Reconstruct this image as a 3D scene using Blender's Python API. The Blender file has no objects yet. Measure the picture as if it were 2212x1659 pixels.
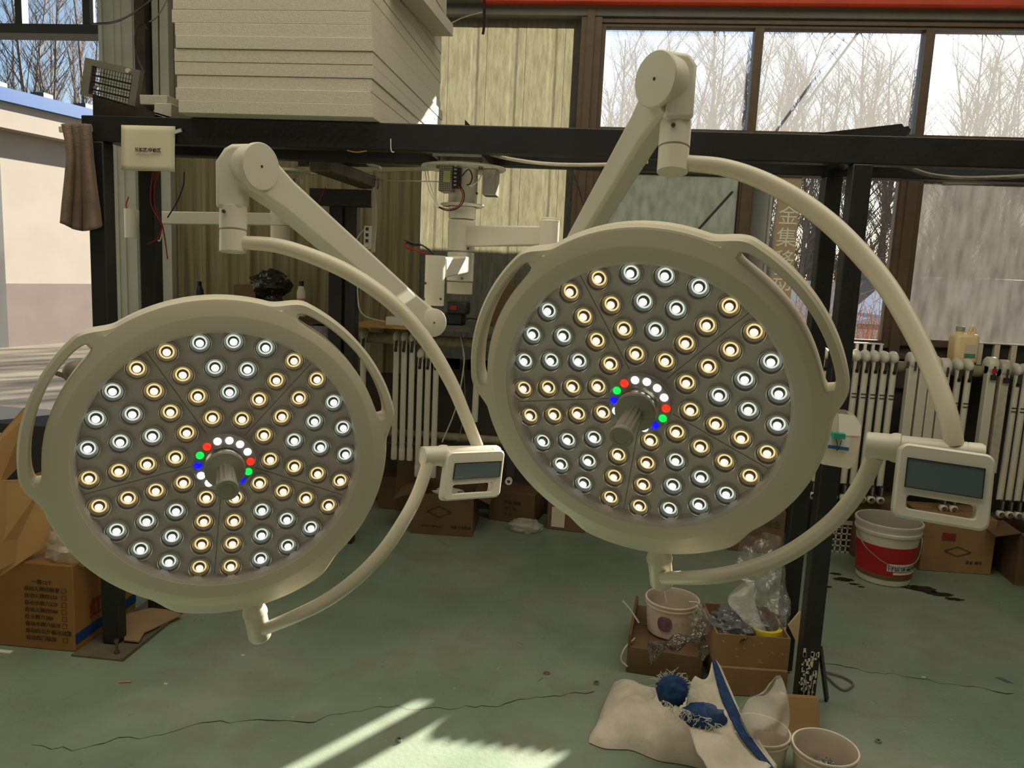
import bpy, math, random
import numpy as np
from mathutils import Vector, Matrix, noise as mnoise
random.seed(7)
SC = bpy.context.scene
COL = SC.collection
V = lambda *a: Vector(a)

# ------------------------------------------------------------------ camera
FPX = 1661.0; CXP, CYP = 1106.0, 829.5
PITCH, ROLL, YAW, EYE = map(float, (8.18, 2.63, 6.04, 1.6))
_p, _r, _y = map(math.radians, (PITCH, ROLL, YAW))
FW = V(-math.sin(_y)*math.cos(_p), math.cos(_y)*math.cos(_p), -math.sin(_p))
_rt = V(math.cos(_y), math.sin(_y), 0); _up = _rt.cross(FW)
RT = _rt*math.cos(_r) + _up*math.sin(_r); UP = RT.cross(FW)
CAM = V(0, 0, EYE)
cam = bpy.data.objects.new('camera', bpy.data.cameras.new('camera')); COL.objects.link(cam)
cam.matrix_world = Matrix(((RT.x, UP.x, -FW.x, 0), (RT.y, UP.y, -FW.y, 0), (RT.z, UP.z, -FW.z, EYE), (0, 0, 0, 1)))
cam.data.sensor_width = 36.0; cam.data.lens = FPX/2212*36.0
cam.data.clip_start = 0.05; cam.data.clip_end = 300
SC.camera = cam
SC.view_settings.view_transform = 'Standard'; SC.view_settings.look = 'None'
SC.view_settings.gamma = 1.0; SC.view_settings.exposure = 0.0
SC.view_settings.use_curve_mapping = False

# ------------------------------------------------------------------ world, sun, big fill areas
SUN_AZ, SUN_EL = math.radians(34), math.radians(24.5)      # azimuth from +Y towards +X
W = bpy.data.worlds.new('winter_sky'); SC.world = W; W.use_nodes = True
wn = W.node_tree.nodes; wl = W.node_tree.links
bgn = wn['Background']; sky = wn.new('ShaderNodeTexSky'); sky.sky_type = 'NISHITA'
sky.sun_disc = False; sky.sun_elevation = SUN_EL; sky.sun_rotation = SUN_AZ
sky.air_density = 1.0; sky.dust_density = 0.6; sky.ozone_density = 1.5
wl.new(sky.outputs[0], bgn.inputs[0]); bgn.inputs[1].default_value = 0.178
S = V(math.sin(SUN_AZ)*math.cos(SUN_EL), math.cos(SUN_AZ)*math.cos(SUN_EL), math.sin(SUN_EL))
sl = bpy.data.lights.new('sun', 'SUN'); sl.energy = 21.0; sl.angle = math.radians(0.6); sl.color = (1.0, 0.93, 0.80)
so = bpy.data.objects.new('sun', sl); COL.objects.link(so); so.location = S*40
so.rotation_euler = S.to_track_quat('Z', 'Y').to_euler()
def area(name, loc, target, sx, sy, energy, color):
    l = bpy.data.lights.new(name, 'AREA'); l.shape = 'RECTANGLE'; l.size = sx; l.size_y = sy; l.energy = energy; l.color = color
    o = bpy.data.objects.new(name, l); COL.objects.link(o); o.location = loc
    o.rotation_euler = (V(*loc)-V(*target)).to_track_quat('Z', 'Y').to_euler(); return o
# unseen fill lamps added to brighten the room: one behind the viewer, one overhead
area('fill_behind_viewer', (-1.5, -7.0, 1.2), (0, 3, 1.3), 8.0, 2.2, 52, (1.0, 0.90, 0.67))
area('fill_overhead', (0.2, 1.8, 4.2), (0.2, 1.8, 0.0), 7.0, 2.6, 125, (1.0, 0.91, 0.70))

# ------------------------------------------------------------------ measuring helpers
def ray(x, y): return FW + RT*((x-CXP)/FPX) + UP*((CYP-y)/FPX)
def PD(x, y, d): return CAM + ray(x, y)*d
def onZ(x, y, z=0.0): r = ray(x, y); return CAM + r*((z-EYE)/r.z)
def onY(x, y, Y): r = ray(x, y); return CAM + r*(Y/r.y)
def onX(x, y, X): r = ray(x, y); return CAM + r*(X/r.x)

# ------------------------------------------------------------------ materials
def lin(c):
    c = c/255.0
    return c/12.92 if c <= 0.04045 else ((c+0.055)/1.055)**2.4
def rgb(t): return (lin(t[0]), lin(t[1]), lin(t[2]), 1)
MATS = {}
def mat(name, col, rough=0.5, metal=0.0, nscale=0, namt=0.0, bump=0.0, bscale=80, emit=None, estr=0, spec=None, stretch=None, trans=0):
    if name in MATS: return MATS[name]
    m = bpy.data.materials.new(name); m.use_nodes = True; MATS[name] = m
    n = m.node_tree.nodes; l = m.node_tree.links; b = n['Principled BSDF']
    c = rgb(col); b.inputs['Base Color'].default_value = c
    b.inputs['Roughness'].default_value = rough; b.inputs['Metallic'].default_value = metal
    if spec is not None: b.inputs['Specular IOR Level'].default_value = spec
    if emit: b.inputs['Emission Color'].default_value = rgb(emit); b.inputs['Emission Strength'].default_value = estr
    if namt or bump:
        tc = n.new('ShaderNodeTexCoord'); mp = n.new('ShaderNodeMapping'); l.new(tc.outputs['Object'], mp.inputs[0])
        if stretch: mp.inputs['Scale'].default_value = stretch
    if namt:
        t = n.new('ShaderNodeTexNoise'); t.inputs['Scale'].default_value = nscale; t.inputs['Detail'].default_value = 6
        l.new(mp.outputs[0], t.inputs[0])
        r = n.new('ShaderNodeValToRGB'); r.color_ramp.elements[0].position = 0.3; r.color_ramp.elements[1].position = 0.7
        r.color_ramp.elements[0].color = tuple(v*(1-namt) for v in c[:3])+(1,)
        r.color_ramp.elements[1].color = tuple(min(1, v*(1+namt)) for v in c[:3])+(1,)
        l.new(t.outputs[0], r.inputs[0]); l.new(r.outputs[0], b.inputs['Base Color'])
    if bump:
        t2 = n.new('ShaderNodeTexNoise'); t2.inputs['Scale'].default_value = bscale; t2.inputs['Detail'].default_value = 4
        l.new(mp.outputs[0], t2.inputs[0]); bp = n.new('ShaderNodeBump'); bp.inputs['Strength'].default_value = bump; bp.inputs['Distance'].default_value = 0.01
        l.new(t2.outputs[0], bp.inputs['Height']); l.new(bp.outputs[0], b.inputs['Normal'])
    return m
def clear_mat(name, tint=(1, 1, 1), gloss=0.08, rough=0.05, haze=0.0, hazecol=(0.9, 0.9, 0.88), translucent=0.0, bump=0, bscale=30, streak=0, hvar=0):
    """transparent sheet: transparent + glossy + a little dust (diffuse) and translucency"""
    m = bpy.data.materials.new(name); m.use_nodes = True; MATS[name] = m
    n = m.node_tree.nodes; l = m.node_tree.links
    for x in list(n):
        if x.type != 'OUTPUT_MATERIAL': n.remove(x)
    out = [x for x in n if x.type == 'OUTPUT_MATERIAL'][0]
    tr = n.new('ShaderNodeBsdfTransparent'); tr.inputs[0].default_value = (*tint, 1)
    gl = n.new('ShaderNodeBsdfGlossy'); gl.inputs['Roughness'].default_value = rough
    mx = n.new('ShaderNodeMixShader'); lw = n.new('ShaderNodeLayerWeight'); lw.inputs[0].default_value = .5; fr = n.new('ShaderNodeMath'); fr.operation = 'POWER'; fr.inputs[1].default_value = 4.0; l.new(lw.outputs['Facing'], fr.inputs[0])
    ad = n.new('ShaderNodeMath'); ad.operation = 'ADD'; ad.inputs[1].default_value = gloss; ad.use_clamp = True
    f2 = n.new('ShaderNodeMath'); f2.operation = 'MULTIPLY'; f2.inputs[1].default_value = .6; l.new(fr.outputs[0], f2.inputs[0]); l.new(f2.outputs[0], ad.inputs[0]); l.new(ad.outputs[0], mx.inputs[0]); l.new(tr.outputs[0], mx.inputs[1]); l.new(gl.outputs[0], mx.inputs[2])
    last = mx.outputs[0]
    tc = n.new('ShaderNodeTexCoord'); mp = n.new('ShaderNodeMapping'); l.new(tc.outputs['Object'], mp.inputs[0])
    if streak: mp.inputs['Scale'].default_value = (1, 1, streak)
    if bump:
        t2 = n.new('ShaderNodeTexNoise'); t2.inputs['Scale'].default_value = bscale; t2.inputs['Detail'].default_value = 3
        l.new(mp.outputs[0], t2.inputs[0]); bp = n.new('ShaderNodeBump'); bp.inputs['Strength'].default_value = bump; bp.inputs['Distance'].default_value = 0.02
        l.new(t2.outputs[0], bp.inputs['Height']); l.new(bp.outputs[0], gl.inputs['Normal'])
    for fac, typ in ((haze, 'ShaderNodeBsdfDiffuse'), (translucent, 'ShaderNodeBsdfTranslucent')):
        if fac:
            d = n.new(typ); d.inputs[0].default_value = (*hazecol, 1); mm = n.new('ShaderNodeMixShader'); mm.inputs[0].default_value = fac
            l.new(last, mm.inputs[1]); l.new(d.outputs[0], mm.inputs[2]); last = mm.outputs[0]
            if hvar:
                t3 = n.new('ShaderNodeTexNoise'); t3.inputs['Scale'].default_value = 22; t3.inputs['Detail'].default_value = 8
                l.new(mp.outputs[0], t3.inputs[0]); r3 = n.new('ShaderNodeMapRange')
                r3.inputs['From Min'].default_value = 0.3; r3.inputs['From Max'].default_value = 0.7
                r3.inputs['To Min'].default_value = fac*(1-hvar); r3.inputs['To Max'].default_value = min(1, fac*(1+hvar))
                l.new(t3.outputs[0], r3.inputs[0]); l.new(r3.outputs[0], mm.inputs[0])
    l.new(last, out.inputs[0]); return m

cream = mat('cream_enamel', (222, 214, 192), 0.32, nscale=3, namt=0.02)
cream2 = mat('warm_white_enamel', (224, 219, 204), 0.35)
seam = mat('dark_seam', (60, 55, 48), 0.6)
plate = mat('lamp_face_plate', (214, 206, 198), 0.45)
steel = mat('black_painted_steel', (30, 31, 31), 0.42, nscale=9, namt=0.35, bump=0.15, bscale=60)
chip_paint = mat('flaking_white_paint', (205, 200, 185), 0.7, nscale=40, namt=0.3)
chrome = mat('chrome', (205, 202, 195), 0.18, 0.9)
alu = mat('brushed_aluminium', (170, 168, 160), 0.38, 0.8, nscale=60, namt=0.15)
screwm = mat('screw_steel', (120, 116, 106), 0.35, 0.8)
foamm = mat('polystyrene', (204, 198, 182), 0.85, nscale=120, namt=0.06, bump=0.25, bscale=200)
card = mat('cardboard', (150, 117, 78), 0.85, nscale=6, namt=0.14, bump=0.08, bscale=120)
card_in = mat('cardboard_inside', (128, 92, 56), 0.9, nscale=7, namt=0.15)
card_dk = mat('cardboard_brown', (104, 82, 56), 0.85, nscale=6, namt=0.15)
inkm = mat('box_ink', (52, 40, 28), 0.8)
redink = mat('red_ink', (150, 30, 32), 0.8)
blueband = mat('blue_band', (20, 62, 118), 0.7)
paper = mat('aged_paper', (222, 214, 188), 0.8, nscale=5, namt=0.06)
towelm = mat('brown_grey_towel', (132, 112, 98), 0.95, nscale=14, namt=0.15, bump=0.5, bscale=220)
dusty_white = mat('dusty_white_plastic', (205, 196, 178), 0.5, nscale=8, namt=0.1)
grey_pl = mat('grey_plastic', (120, 116, 106), 0.5, nscale=20, namt=0.1)
dark_pl = mat('dark_grey_plastic', (42, 44, 46), 0.5)
blackm = mat('black_plastic', (16, 16, 17), 0.45)
rubber = mat('black_rubber', (22, 22, 22), 0.7)
redm = mat('red_wire', (165, 32, 26), 0.5)
bluewire = mat('blue_wire', (28, 48, 84), 0.5)
whitem = mat('white_plastic', (225, 222, 212), 0.4)
screenm = mat('grey_lcd_screen', (96, 112, 116), 0.14, nscale=5, namt=0.14)
wood = mat('pale_wood', (178, 140, 88), 0.7, nscale=10, namt=0.2, stretch=(1, 12, 12))
woodp = mat('plywood', (215, 190, 150), 0.7, nscale=8, namt=0.1)
orange = mat('orange_painted_steel', (222, 72, 26), 0.45, nscale=6, namt=0.12)
frame_m = mat('bronze_window_frame', (98, 82, 66), 0.42, 0.3, nscale=12, namt=0.12)
greyframe = mat('grey_steel_lintel', (110, 112, 106), 0.5, nscale=8, namt=0.1)
pane_ins = mat('sandwich_panel_white', (176, 178, 170), 0.5, nscale=6, namt=0.08)
masonry = mat('dark_masonry', (62, 60, 52), 0.9, nscale=5, namt=0.25, bump=0.3, bscale=30)
pipe_m = mat('painted_pipe', (150, 140, 112), 0.6, nscale=30, namt=0.25, bump=0.2, bscale=60)
sackm = mat('woven_sack', (200, 190, 174), 0.85, nscale=9, namt=0.2, bump=1.0, bscale=15)
sackblue = mat('blue_woven_lining', (12, 50, 96), 0.8, nscale=60, namt=0.45)
fibre = mat('frayed_fibre', (205, 200, 190), 0.8)
blackfilm = mat('black_film', (38, 36, 33), 0.16, nscale=6, namt=0.3, bump=1.0, bscale=22)
yellowm = mat('yellow_tape', (235, 205, 40), 0.4)
pail_m = mat('pale_pink_pail', (214, 196, 176), 0.5, nscale=9, namt=0.12)
pail_in = mat('dusty_pail_inside', (190, 176, 158), 0.6, nscale=9, namt=0.15)
zinc = mat('zinc_washer', (170, 168, 165), 0.3, 0.85)
clearfilm = clear_mat('clear_crumpled_film', gloss=0.10, rough=0.10, haze=0.06, bump=1.0, bscale=16)
milkyfilm = clear_mat('milky_film', gloss=0.06, rough=0.2, haze=0.30, hazecol=(0.75, 0.72, 0.66), bump=1.0, bscale=25)
bubblem = clear_mat('bubble_wrap', gloss=0.07, rough=0.2, haze=0.36, hazecol=(0.72, 0.68, 0.60), bump=1.0, bscale=130)
coverglass = clear_mat('lamp_cover', gloss=0.0, rough=0.12, haze=0.17, hazecol=(0.86, 0.80, 0.79))
glass_clear = clear_mat('clear_glass', gloss=0.01, rough=0.02, haze=0.02)
glass_dusty = clear_mat('dusty_glass', tint=(0.95, 0.95, 0.95), gloss=0.01, rough=0.1, haze=0.04, translucent=0.10, hazecol=(0.35, 0.34, 0.32), hvar=0.1)
frost = clear_mat('frosted_film', gloss=0.0, rough=0.3, haze=0.12, translucent=0.80, hazecol=(0.125, 0.118, 0.106), streak=0.25, hvar=0.12)
frost2 = clear_mat('frosted_glass', gloss=0.0, rough=0.3, haze=0.10, translucent=0.90, hazecol=(0.115, 0.125, 0.10), streak=0.4, hvar=0.06)

# ------------------------------------------------------------------ mesh builder
class MB:
    def __init__(s): s.v = []; s.f = []; s.mi = []; s.cur = 0
    def face(s, idx): s.f.append(tuple(idx)); s.mi.append(s.cur)
    def add(s, vs): i = len(s.v); s.v += [Vector(q) for q in vs]; return i
    def hexa(s, c):                       # 8 corners, bottom 4 then top 4 (same winding)
        i = s.add(c)
        for q in ((3, 2, 1, 0), (4, 5, 6, 7), (0, 1, 5, 4), (1, 2, 6, 5), (2, 3, 7, 6), (3, 0, 4, 7)): s.face([i+k for k in q])
        return s
    def box(s, x0, x1, y0, y1, z0, z1):
        return s.hexa([(x0, y0, z0), (x1, y0, z0), (x1, y1, z0), (x0, y1, z0), (x0, y0, z1), (x1, y0, z1), (x1, y1, z1), (x0, y1, z1)])
    def bar(s, a, b, w, h, up=V(0, 0, 1), w2=None, h2=None):
        a = Vector(a); b = Vector(b); d = (b-a).normalized(); x = d.cross(up).normalized(); y = x.cross(d)
        w2 = w if w2 is None else w2; h2 = h if h2 is None else h2; c = []
        for p, ww, hh in ((a, w, h), (b, w2, h2)):
            for sx, sy in ((-1, -1), (1, -1), (1, 1), (-1, 1)): c.append(p+x*(sx*ww/2)+y*(sy*hh/2))
        return s.hexa(c)
    def grid(s, rows, close_u=False, close_v=False):
        n = len(rows); m = len(rows[0]); i = s.add([p for r in rows for p in r])
        for a in range(n if close_v else n-1):
            for b in range(m if close_u else m-1):
                a2 = (a+1) % n; b2 = (b+1) % m
                s.face((i+a*m+b, i+a*m+b2, i+a2*m+b2, i+a2*m+b))
        return i
    def tube(s, pts, r, seg=10, cap=True, sq=1.0, side=None):
        pts = [Vector(p) for p in pts]; n = len(pts)
        rs = r if isinstance(r, (list, tuple)) else [r]*n
        t = (pts[1]-pts[0]).normalized()
        x = t.orthogonal().normalized() if side is None else (side-t*side.dot(t)).normalized(); rows = []
        for k in range(n):
            t2 = (pts[min(k+1, n-1)]-pts[max(k-1, 0)]).normalized()
            x = (x-t2*x.dot(t2)).normalized(); y = t2.cross(x)
            rows.append([pts[k]+x*(rs[k]*sq*math.cos(2*math.pi*j/seg))+y*(rs[k]*math.sin(2*math.pi*j/seg)) for j in range(seg)])
        i = s.grid(rows, close_u=True)
        if cap:
            s.face(list(range(i, i+seg))[::-1]); s.face(range(i+(n-1)*seg, i+n*seg))
        return s
    def lathe(s, prof, o=V(0, 0, 0), ax=V(0, 0, 1), seg=24, cap=False, sx=1.0):
        o = Vector(o); ax = Vector(ax).normalized()
        x = V(1, 0, 0) if abs(ax.x) < 0.8 else V(0, 1, 0); x = (x-ax*x.dot(ax)).normalized(); y = ax.cross(x)
        rows = [[o+ax*h+x*(r*sx*math.cos(2*math.pi*j/seg))+y*(r*math.sin(2*math.pi*j/seg)) for j in range(seg)] for r, h in prof]
        i = s.grid(rows, close_u=True)
        if cap:
            s.face(list(range(i, i+seg))[::-1]); s.face(range(i+(len(prof)-1)*seg, i+len(prof)*seg))
        return s
    def prism(s, poly, d):
        d = Vector(d); n = len(poly); i = s.add(poly); j = s.add([Vector(p)+d for p in poly])
        s.face(list(range(i, i+n))[::-1]); s.face(range(j, j+n))
        for k in range(n): s.face((i+k, i+(k+1) % n, j+(k+1) % n, j+k))
        return s
    def ringprism(s, outer, inner, d):
        d = Vector(d); n = len(outer); R = [outer, inner, [Vector(p)+d for p in inner], [Vector(p)+d for p in outer]]
        s.grid(R, close_u=True, close_v=True); return s
    def disc(s, c, ax, r, seg=20):
        ax = Vector(ax).normalized(); x = ax.orthogonal().normalized(); y = ax.cross(x)
        i = s.add([Vector(c)+x*(r*math.cos(2*math.pi*j/seg))+y*(r*math.sin(2*math.pi*j/seg)) for j in range(seg)]); s.face(range(i, i+seg)); return s
    def blob(s, c, rx, ry, rz, nu=18, nv=10, amp=0.0, fr=3.0, seed=0, flat=None):
        rows = []
        for a in range(nv+1):
            th = math.pi*a/nv; row = []
            for b in range(nu):
                ph = 2*math.pi*b/nu; d = V(math.sin(th)*math.cos(ph), math.sin(th)*math.sin(ph), math.cos(th))
                k = 1+amp*mnoise.noise(d*fr+V(seed, seed*1.7, 0))
                p = V(c[0]+d.x*rx*k, c[1]+d.y*ry*k, c[2]+d.z*rz*k)
                if flat is not None: p.z = max(p.z, flat)
                row.append(p)
            rows.append(row)
        s.grid(rows, close_u=True); return s

def wloc(o):
    v = V(0, 0, 0)
    while o: v += o.location; o = o.parent
    return v
def obj(name, mb, mats, parent=None, smooth=35, bevel=0, label=None, kind=None, origin=None, bseg=2, mod=None):
    me = bpy.data.meshes.new(name)
    if origin is None:
        if parent is not None: off = wloc(parent)
        else:
            xs = [v.x for v in mb.v]; ys = [v.y for v in mb.v]; zs = [v.z for v in mb.v]
            off = V((min(xs)+max(xs))/2, (min(ys)+max(ys))/2, min(zs))
    else: off = Vector(origin)
    me.from_pydata([tuple(v-off) for v in mb.v], [], mb.f)
    mats = mats if isinstance(mats, (list, tuple)) else [mats]
    for m in mats: me.materials.append(m)
    me.polygons.foreach_set('material_index', mb.mi)
    if smooth:
        me.polygons.foreach_set('use_smooth', [True]*len(me.polygons)); me.update()
        try: me.set_sharp_from_angle(angle=math.radians(smooth))
        except Exception: pass
    me.validate(); me.update()
    o = bpy.data.objects.new(name, me); COL.objects.link(o)
    if parent is not None:
        o.parent = parent; o.location = off-wloc(parent)
    else: o.location = off
    if bevel:
        b = o.modifiers.new('bevel', 'BEVEL'); b.width = bevel; b.segments = bseg; b.limit_method = 'ANGLE'; b.angle_limit = math.radians(40)
    if label: o['label'] = label
    if kind: o['kind'] = kind
    return o
def tag(o, label, cat, group=None, kind=None):
    o['label'] = label; o['category'] = cat
    if group: o['group'] = group
    if kind: o['kind'] = kind
    return o
def thing(name, label, cat, loc, group=None):
    o = bpy.data.objects.new(name, None); o.empty_display_size = 0.05; COL.objects.link(o); o.location = Vector(loc)
    return tag(o, label, cat, group)
def struct(name, mb, m, parent=None, **k):
    return obj(name, mb, m, parent, kind=None if parent else 'structure', **k)
def copy_tree(o, parent=None):
    c = o.copy(); COL.objects.link(c)
    if parent: c.parent = parent
    for ch in [q for q in list(COL.objects) if q.parent == o]: copy_tree(ch, c)
    return c
def crom(P, n=8):
    P = [Vector(p) for p in P]; Q = [P[0]*2-P[1]]+P+[P[-1]*2-P[-2]]; out = []
    for i in range(1, len(Q)-2):
        for k in range(n):
            t = k/n; a, b, c, d = Q[i-1], Q[i], Q[i+1], Q[i+2]
            out.append(0.5*((2*b)+(c-a)*t+(2*a-5*b+4*c-d)*t*t+(3*b-a-3*c+d)*t**3))
    out.append(P[-1]); return out
def wire(name, pts, r, m, parent=None, n=6, **k):
    mb = MB(); mb.tube(crom(pts, n), r, 6); return obj(name, mb, m, parent, smooth=60, **k)
def text(name, s, size, org, ex, ey, m, parent=None, extrude=0.0004, align='LEFT', bold=0.0, **k):
    cu = bpy.data.curves.new(name, 'FONT'); cu.body = s; cu.size = size; cu.align_x = align; cu.resolution_u = 2; cu.extrude = extrude; cu.offset = bold
    t = bpy.data.objects.new(name, cu); COL.objects.link(t)
    dg = bpy.context.evaluated_depsgraph_get(); me = t.evaluated_get(dg).to_mesh()
    ex = Vector(ex).normalized(); ey = (Vector(ey)-ex*Vector(ey).dot(ex)).normalized(); ez = ex.cross(ey)
    mb = MB(); mb.add([Vector(org)+ex*v.co.x+ey*v.co.y+ez*(v.co.z+extrude) for v in me.vertices])
    for p in me.polygons: mb.face(p.vertices)
    bpy.data.objects.remove(t); bpy.data.curves.remove(cu)
    return obj(name, mb, m, parent, smooth=0, **k) if mb.f else None

# ================================================================== SETTING: floor, walls, windows
WY = 5.0
def floor_material():
    m = bpy.data.materials.new('green_floor_paint'); m.use_nodes = True
    n = m.node_tree.nodes; l = m.node_tree.links; b = n['Principled BSDF']
    tc = n.new('ShaderNodeTexCoord')
    def noise(sc, det, dist=0):
        t = n.new('ShaderNodeTexNoise'); t.inputs['Scale'].default_value = sc; t.inputs['Detail'].default_value = det; t.inputs['Distortion'].default_value = dist
        l.new(tc.outputs['Object'], t.inputs[0]); return t
    def ramp(src, p0, p1, c0, c1):
        r = n.new('ShaderNodeValToRGB'); r.color_ramp.elements[0].position = p0; r.color_ramp.elements[1].position = p1
        r.color_ramp.elements[0].color = c0; r.color_ramp.elements[1].color = c1; l.new(src.outputs[0], r.inputs[0]); return r
    def mix(fac, a, bb, typ='MIX'):
        x = n.new('ShaderNodeMixRGB'); x.blend_type = typ
        if isinstance(fac, float): x.inputs[0].default_value = fac
        else: l.new(fac.outputs[0], x.inputs[0])
        for i, q in ((1, a), (2, bb)):
            if isinstance(q, tuple): x.inputs[i].default_value = q
            else: l.new(q.outputs[0], x.inputs[i])
        return x
    base = ramp(noise(1.3, 5, 0.4), 0.35, 0.68, rgb((118, 139, 117)), rgb((144, 154, 137)))
    worn = ramp(noise(5.5, 8, 0.8), 0.44, 0.75, (0, 0, 0, 1), (1, 1, 1, 1))
    c = mix(mix(worn, (0, 0, 0, 1), (0.45, 0.45, 0.45, 1)), base, rgb((120, 116, 98)))
    spots = ramp(noise(34, 2), 0.73, 0.76, (0, 0, 0, 1), (1, 1, 1, 1))
    c = mix(mix(spots, (0, 0, 0, 1), (0.5, 0.5, 0.5, 1)), c, rgb((182, 182, 164)))
    dark = ramp(noise(17, 4, 1.5), 0.68, 0.78, (0, 0, 0, 1), (0.5, 0.5, 0.5, 1))
    c = mix(dark, c, rgb((72, 74, 58)))
    l.new(c.outputs[0], b.inputs['Base Color'])
    r = ramp(noise(4, 5), 0.3, 0.7, (0.36, 0.36, 0.36, 1), (0.62, 0.62, 0.62, 1)); l.new(r.outputs[0], b.inputs['Roughness'])
    bp = n.new('ShaderNodeBump'); bp.inputs['Strength'].default_value = 0.12; bp.inputs['Distance'].default_value = 0.01
    l.new(noise(60, 3).outputs[0], bp.inputs['Height']); l.new(bp.outputs[0], b.inputs['Normal'])
    return m
floor = struct('floor', MB().box(-6, 6, -8, WY+0.1, -0.12, 0.0), floor_material(), origin=(0, 0, 0))
crackm = mat('floor_crack_dark', (38, 40, 32), 0.9)
def crack(pts, w, seed):
    random.seed(seed); mb = MB(); P = []
    for i in range(len(pts)-1):
        a, b = onZ(*pts[i]), onZ(*pts[i+1]); k = max(3, int((b-a).length/0.03))
        for j in range(k): P.append(a.lerp(b, j/k)+V(random.uniform(-.008, .008), random.uniform(-.012, .012), 0))
    rows = []
    for i, p in enumerate(P):
        ww = w*(0.25+abs(mnoise.noise(V(i*.21, seed, 0)))*2.2); rows.append([V(p.x, p.y-ww, .0012), V(p.x, p.y+ww, .0012)])
    mb.grid(rows); obj('floor_crack', mb, crackm, floor, smooth=0)
crack([(70, 1610), (160, 1620), (250, 1597), (330, 1590), (430, 1565), (560, 1553), (660, 1565), (720, 1543), (840, 1526), (950, 1533), (1010, 1524), (1060, 1530), (1120, 1512), (1210, 1501), (1300, 1492)], .0022, 3)
crack([(1775, 1435), (1830, 1441), (1880, 1452), (1930, 1457), (1990, 1465), (2050, 1480), (2120, 1488), (2210, 1502)], .002, 5)
stainm = mat('wet_stain', (22, 34, 24), 0.25)
def stain(x, y, w, h, seed):
    c = onZ(x, y); mb = MB(); P = []
    for k in range(40):
        a = 2*math.pi*k/40; q = 1+.55*mnoise.noise(V(math.cos(a)*2.2+seed, math.sin(a)*2.2, seed)); P.append(V(c.x+w*q*math.cos(a), c.y+h*q*math.sin(a), .0014))
    i = mb.add(P); mb.face(range(i, i+40)); obj('wet_stain', mb, stainm, floor, smooth=0)
for s in ((1990, 1272, .075, .045, 1), (2030, 1284, .07, .03, 5), (2062, 1295, .045, .02, 8), (1950, 1268, .03, .015, 2), (1822, 1252, .055, .028, 3), (1805, 1240, .03, .018, 4), (1845, 1262, .03, .012, 6), (1790, 1268, .02, .012, 9), (1860, 1268, .018, .01, 11)): stain(*s)

wall_c = mat('workshop_wall', (150, 146, 130), 0.9)
struct('ceiling', MB().box(-6, 6, -8, WY+0.1, 4.3, 4.4), mat('ceiling_sheet', (120, 120, 112), 0.9))
struct('wall_left', MB().box(-6.1, -6.0, -8, WY+.1, 0, 4.4), wall_c)
struct('wall_right', MB().box(6.0, 6.1, -8, WY+.1, 0, 4.4), wall_c)
struct('wall_rear', MB().box(-6.1, 6.1, -8.1, -8.0, 0, 4.4), wall_c)

# far wall: masonry below the sills, lintel above, corrugated sheet between
mb = MB()
mb.box(-3.04, 6, WY+.03, WY+.2, 0, 1.02)
mb.box(-.18, 6, WY, WY+.2, 1.0, 1.25)
mb.box(-.18, .87, WY, WY+.2, 1.25, 1.31); mb.box(1.83, 3.62, WY, WY+.2, 1.25, 1.28)
mb.box(-6, -3.31, WY, WY+.18, 0, .44)
mb.box(-3.31, -1.2, WY+.08, WY+.2, 1.02, 3.45)              # backing behind the dull corrugated sheet
struct('wall_back', mb, masonry)
mb = MB(); mb.box(-6, -3.31, WY, WY+.18, 3.9, 4.4); mb.box(-3.31, 6, WY, WY+.18, 3.42, 4.4); mb.box(3.6, 6, WY, WY+.18, 1.2, 3.45)
struct('wall_back_top', mb, pane_ins).name = 'wall_back.001'

def corrugated(x0, x1, z0, z1, m, name, pitch=.19, y=WY, dp=.022):
    mb = MB(); X = []; x = x0
    while x < x1-1e-4:
        for dx, dy in ((0, 0), (.045, 0), (.060, -dp), (.085, -dp), (.100, 0)):
            if x+dx < x1: X.append((x+dx, y+dy))
        X.append((min(x1, x+.14), y)); X.append((min(x1, x+.145), y-.003)); X.append((min(x1, x+.15), y)); x += pitch
    X.append((x1, y)); rows = [[V(a, b, z) for a, b in X] for z in (z0, z1)]
    mb.grid(rows); return struct(name, mb, m, smooth=0)
olive = mat('dull_olive_sheet', (128, 120, 88), 0.6, nscale=26, namt=0.32, stretch=(1.2, 1, .05))
corrugated(-3.04, -1.18, .9, 3.45, olive, 'wall_back.002', .155, WY+.02)
def grp_material():
    m = bpy.data.materials.new('translucent_fibreglass_sheet'); m.use_nodes = True
    n = m.node_tree.nodes; l = m.node_tree.links
    for x in list(n):
        if x.type != 'OUTPUT_MATERIAL': n.remove(x)
    out = [x for x in n if x.type == 'OUTPUT_MATERIAL'][0]
    tc = n.new('ShaderNodeTexCoord'); mp = n.new('ShaderNodeMapping'); mp.inputs['Scale'].default_value = (1, 1, .16); l.new(tc.outputs['Object'], mp.inputs[0])
    t = n.new('ShaderNodeTexNoise'); t.inputs['Scale'].default_value = 46; t.inputs['Detail'].default_value = 9; t.inputs['Roughness'].default_value = .7; l.new(mp.outputs[0], t.inputs[0])
    r = n.new('ShaderNodeValToRGB'); r.color_ramp.elements[0].position = .36; r.color_ramp.elements[1].position = .66
    r.color_ramp.elements[0].color = (.10, .09, .056, 1); r.color_ramp.elements[1].color = (.155, .144, .09, 1); l.new(t.outputs[0], r.inputs[0])
    a = n.new('ShaderNodeBsdfTranslucent'); b = n.new('ShaderNodeBsdfDiffuse'); l.new(r.outputs[0], a.inputs[0]); l.new(r.outputs[0], b.inputs[0])
    mx = n.new('ShaderNodeMixShader'); mx.inputs[0].default_value = .4; l.new(a.outputs[0], mx.inputs[1]); l.new(b.outputs[0], mx.inputs[2]); l.new(mx.outputs[0], out.inputs[0])
    return m
grp = grp_material()
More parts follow.
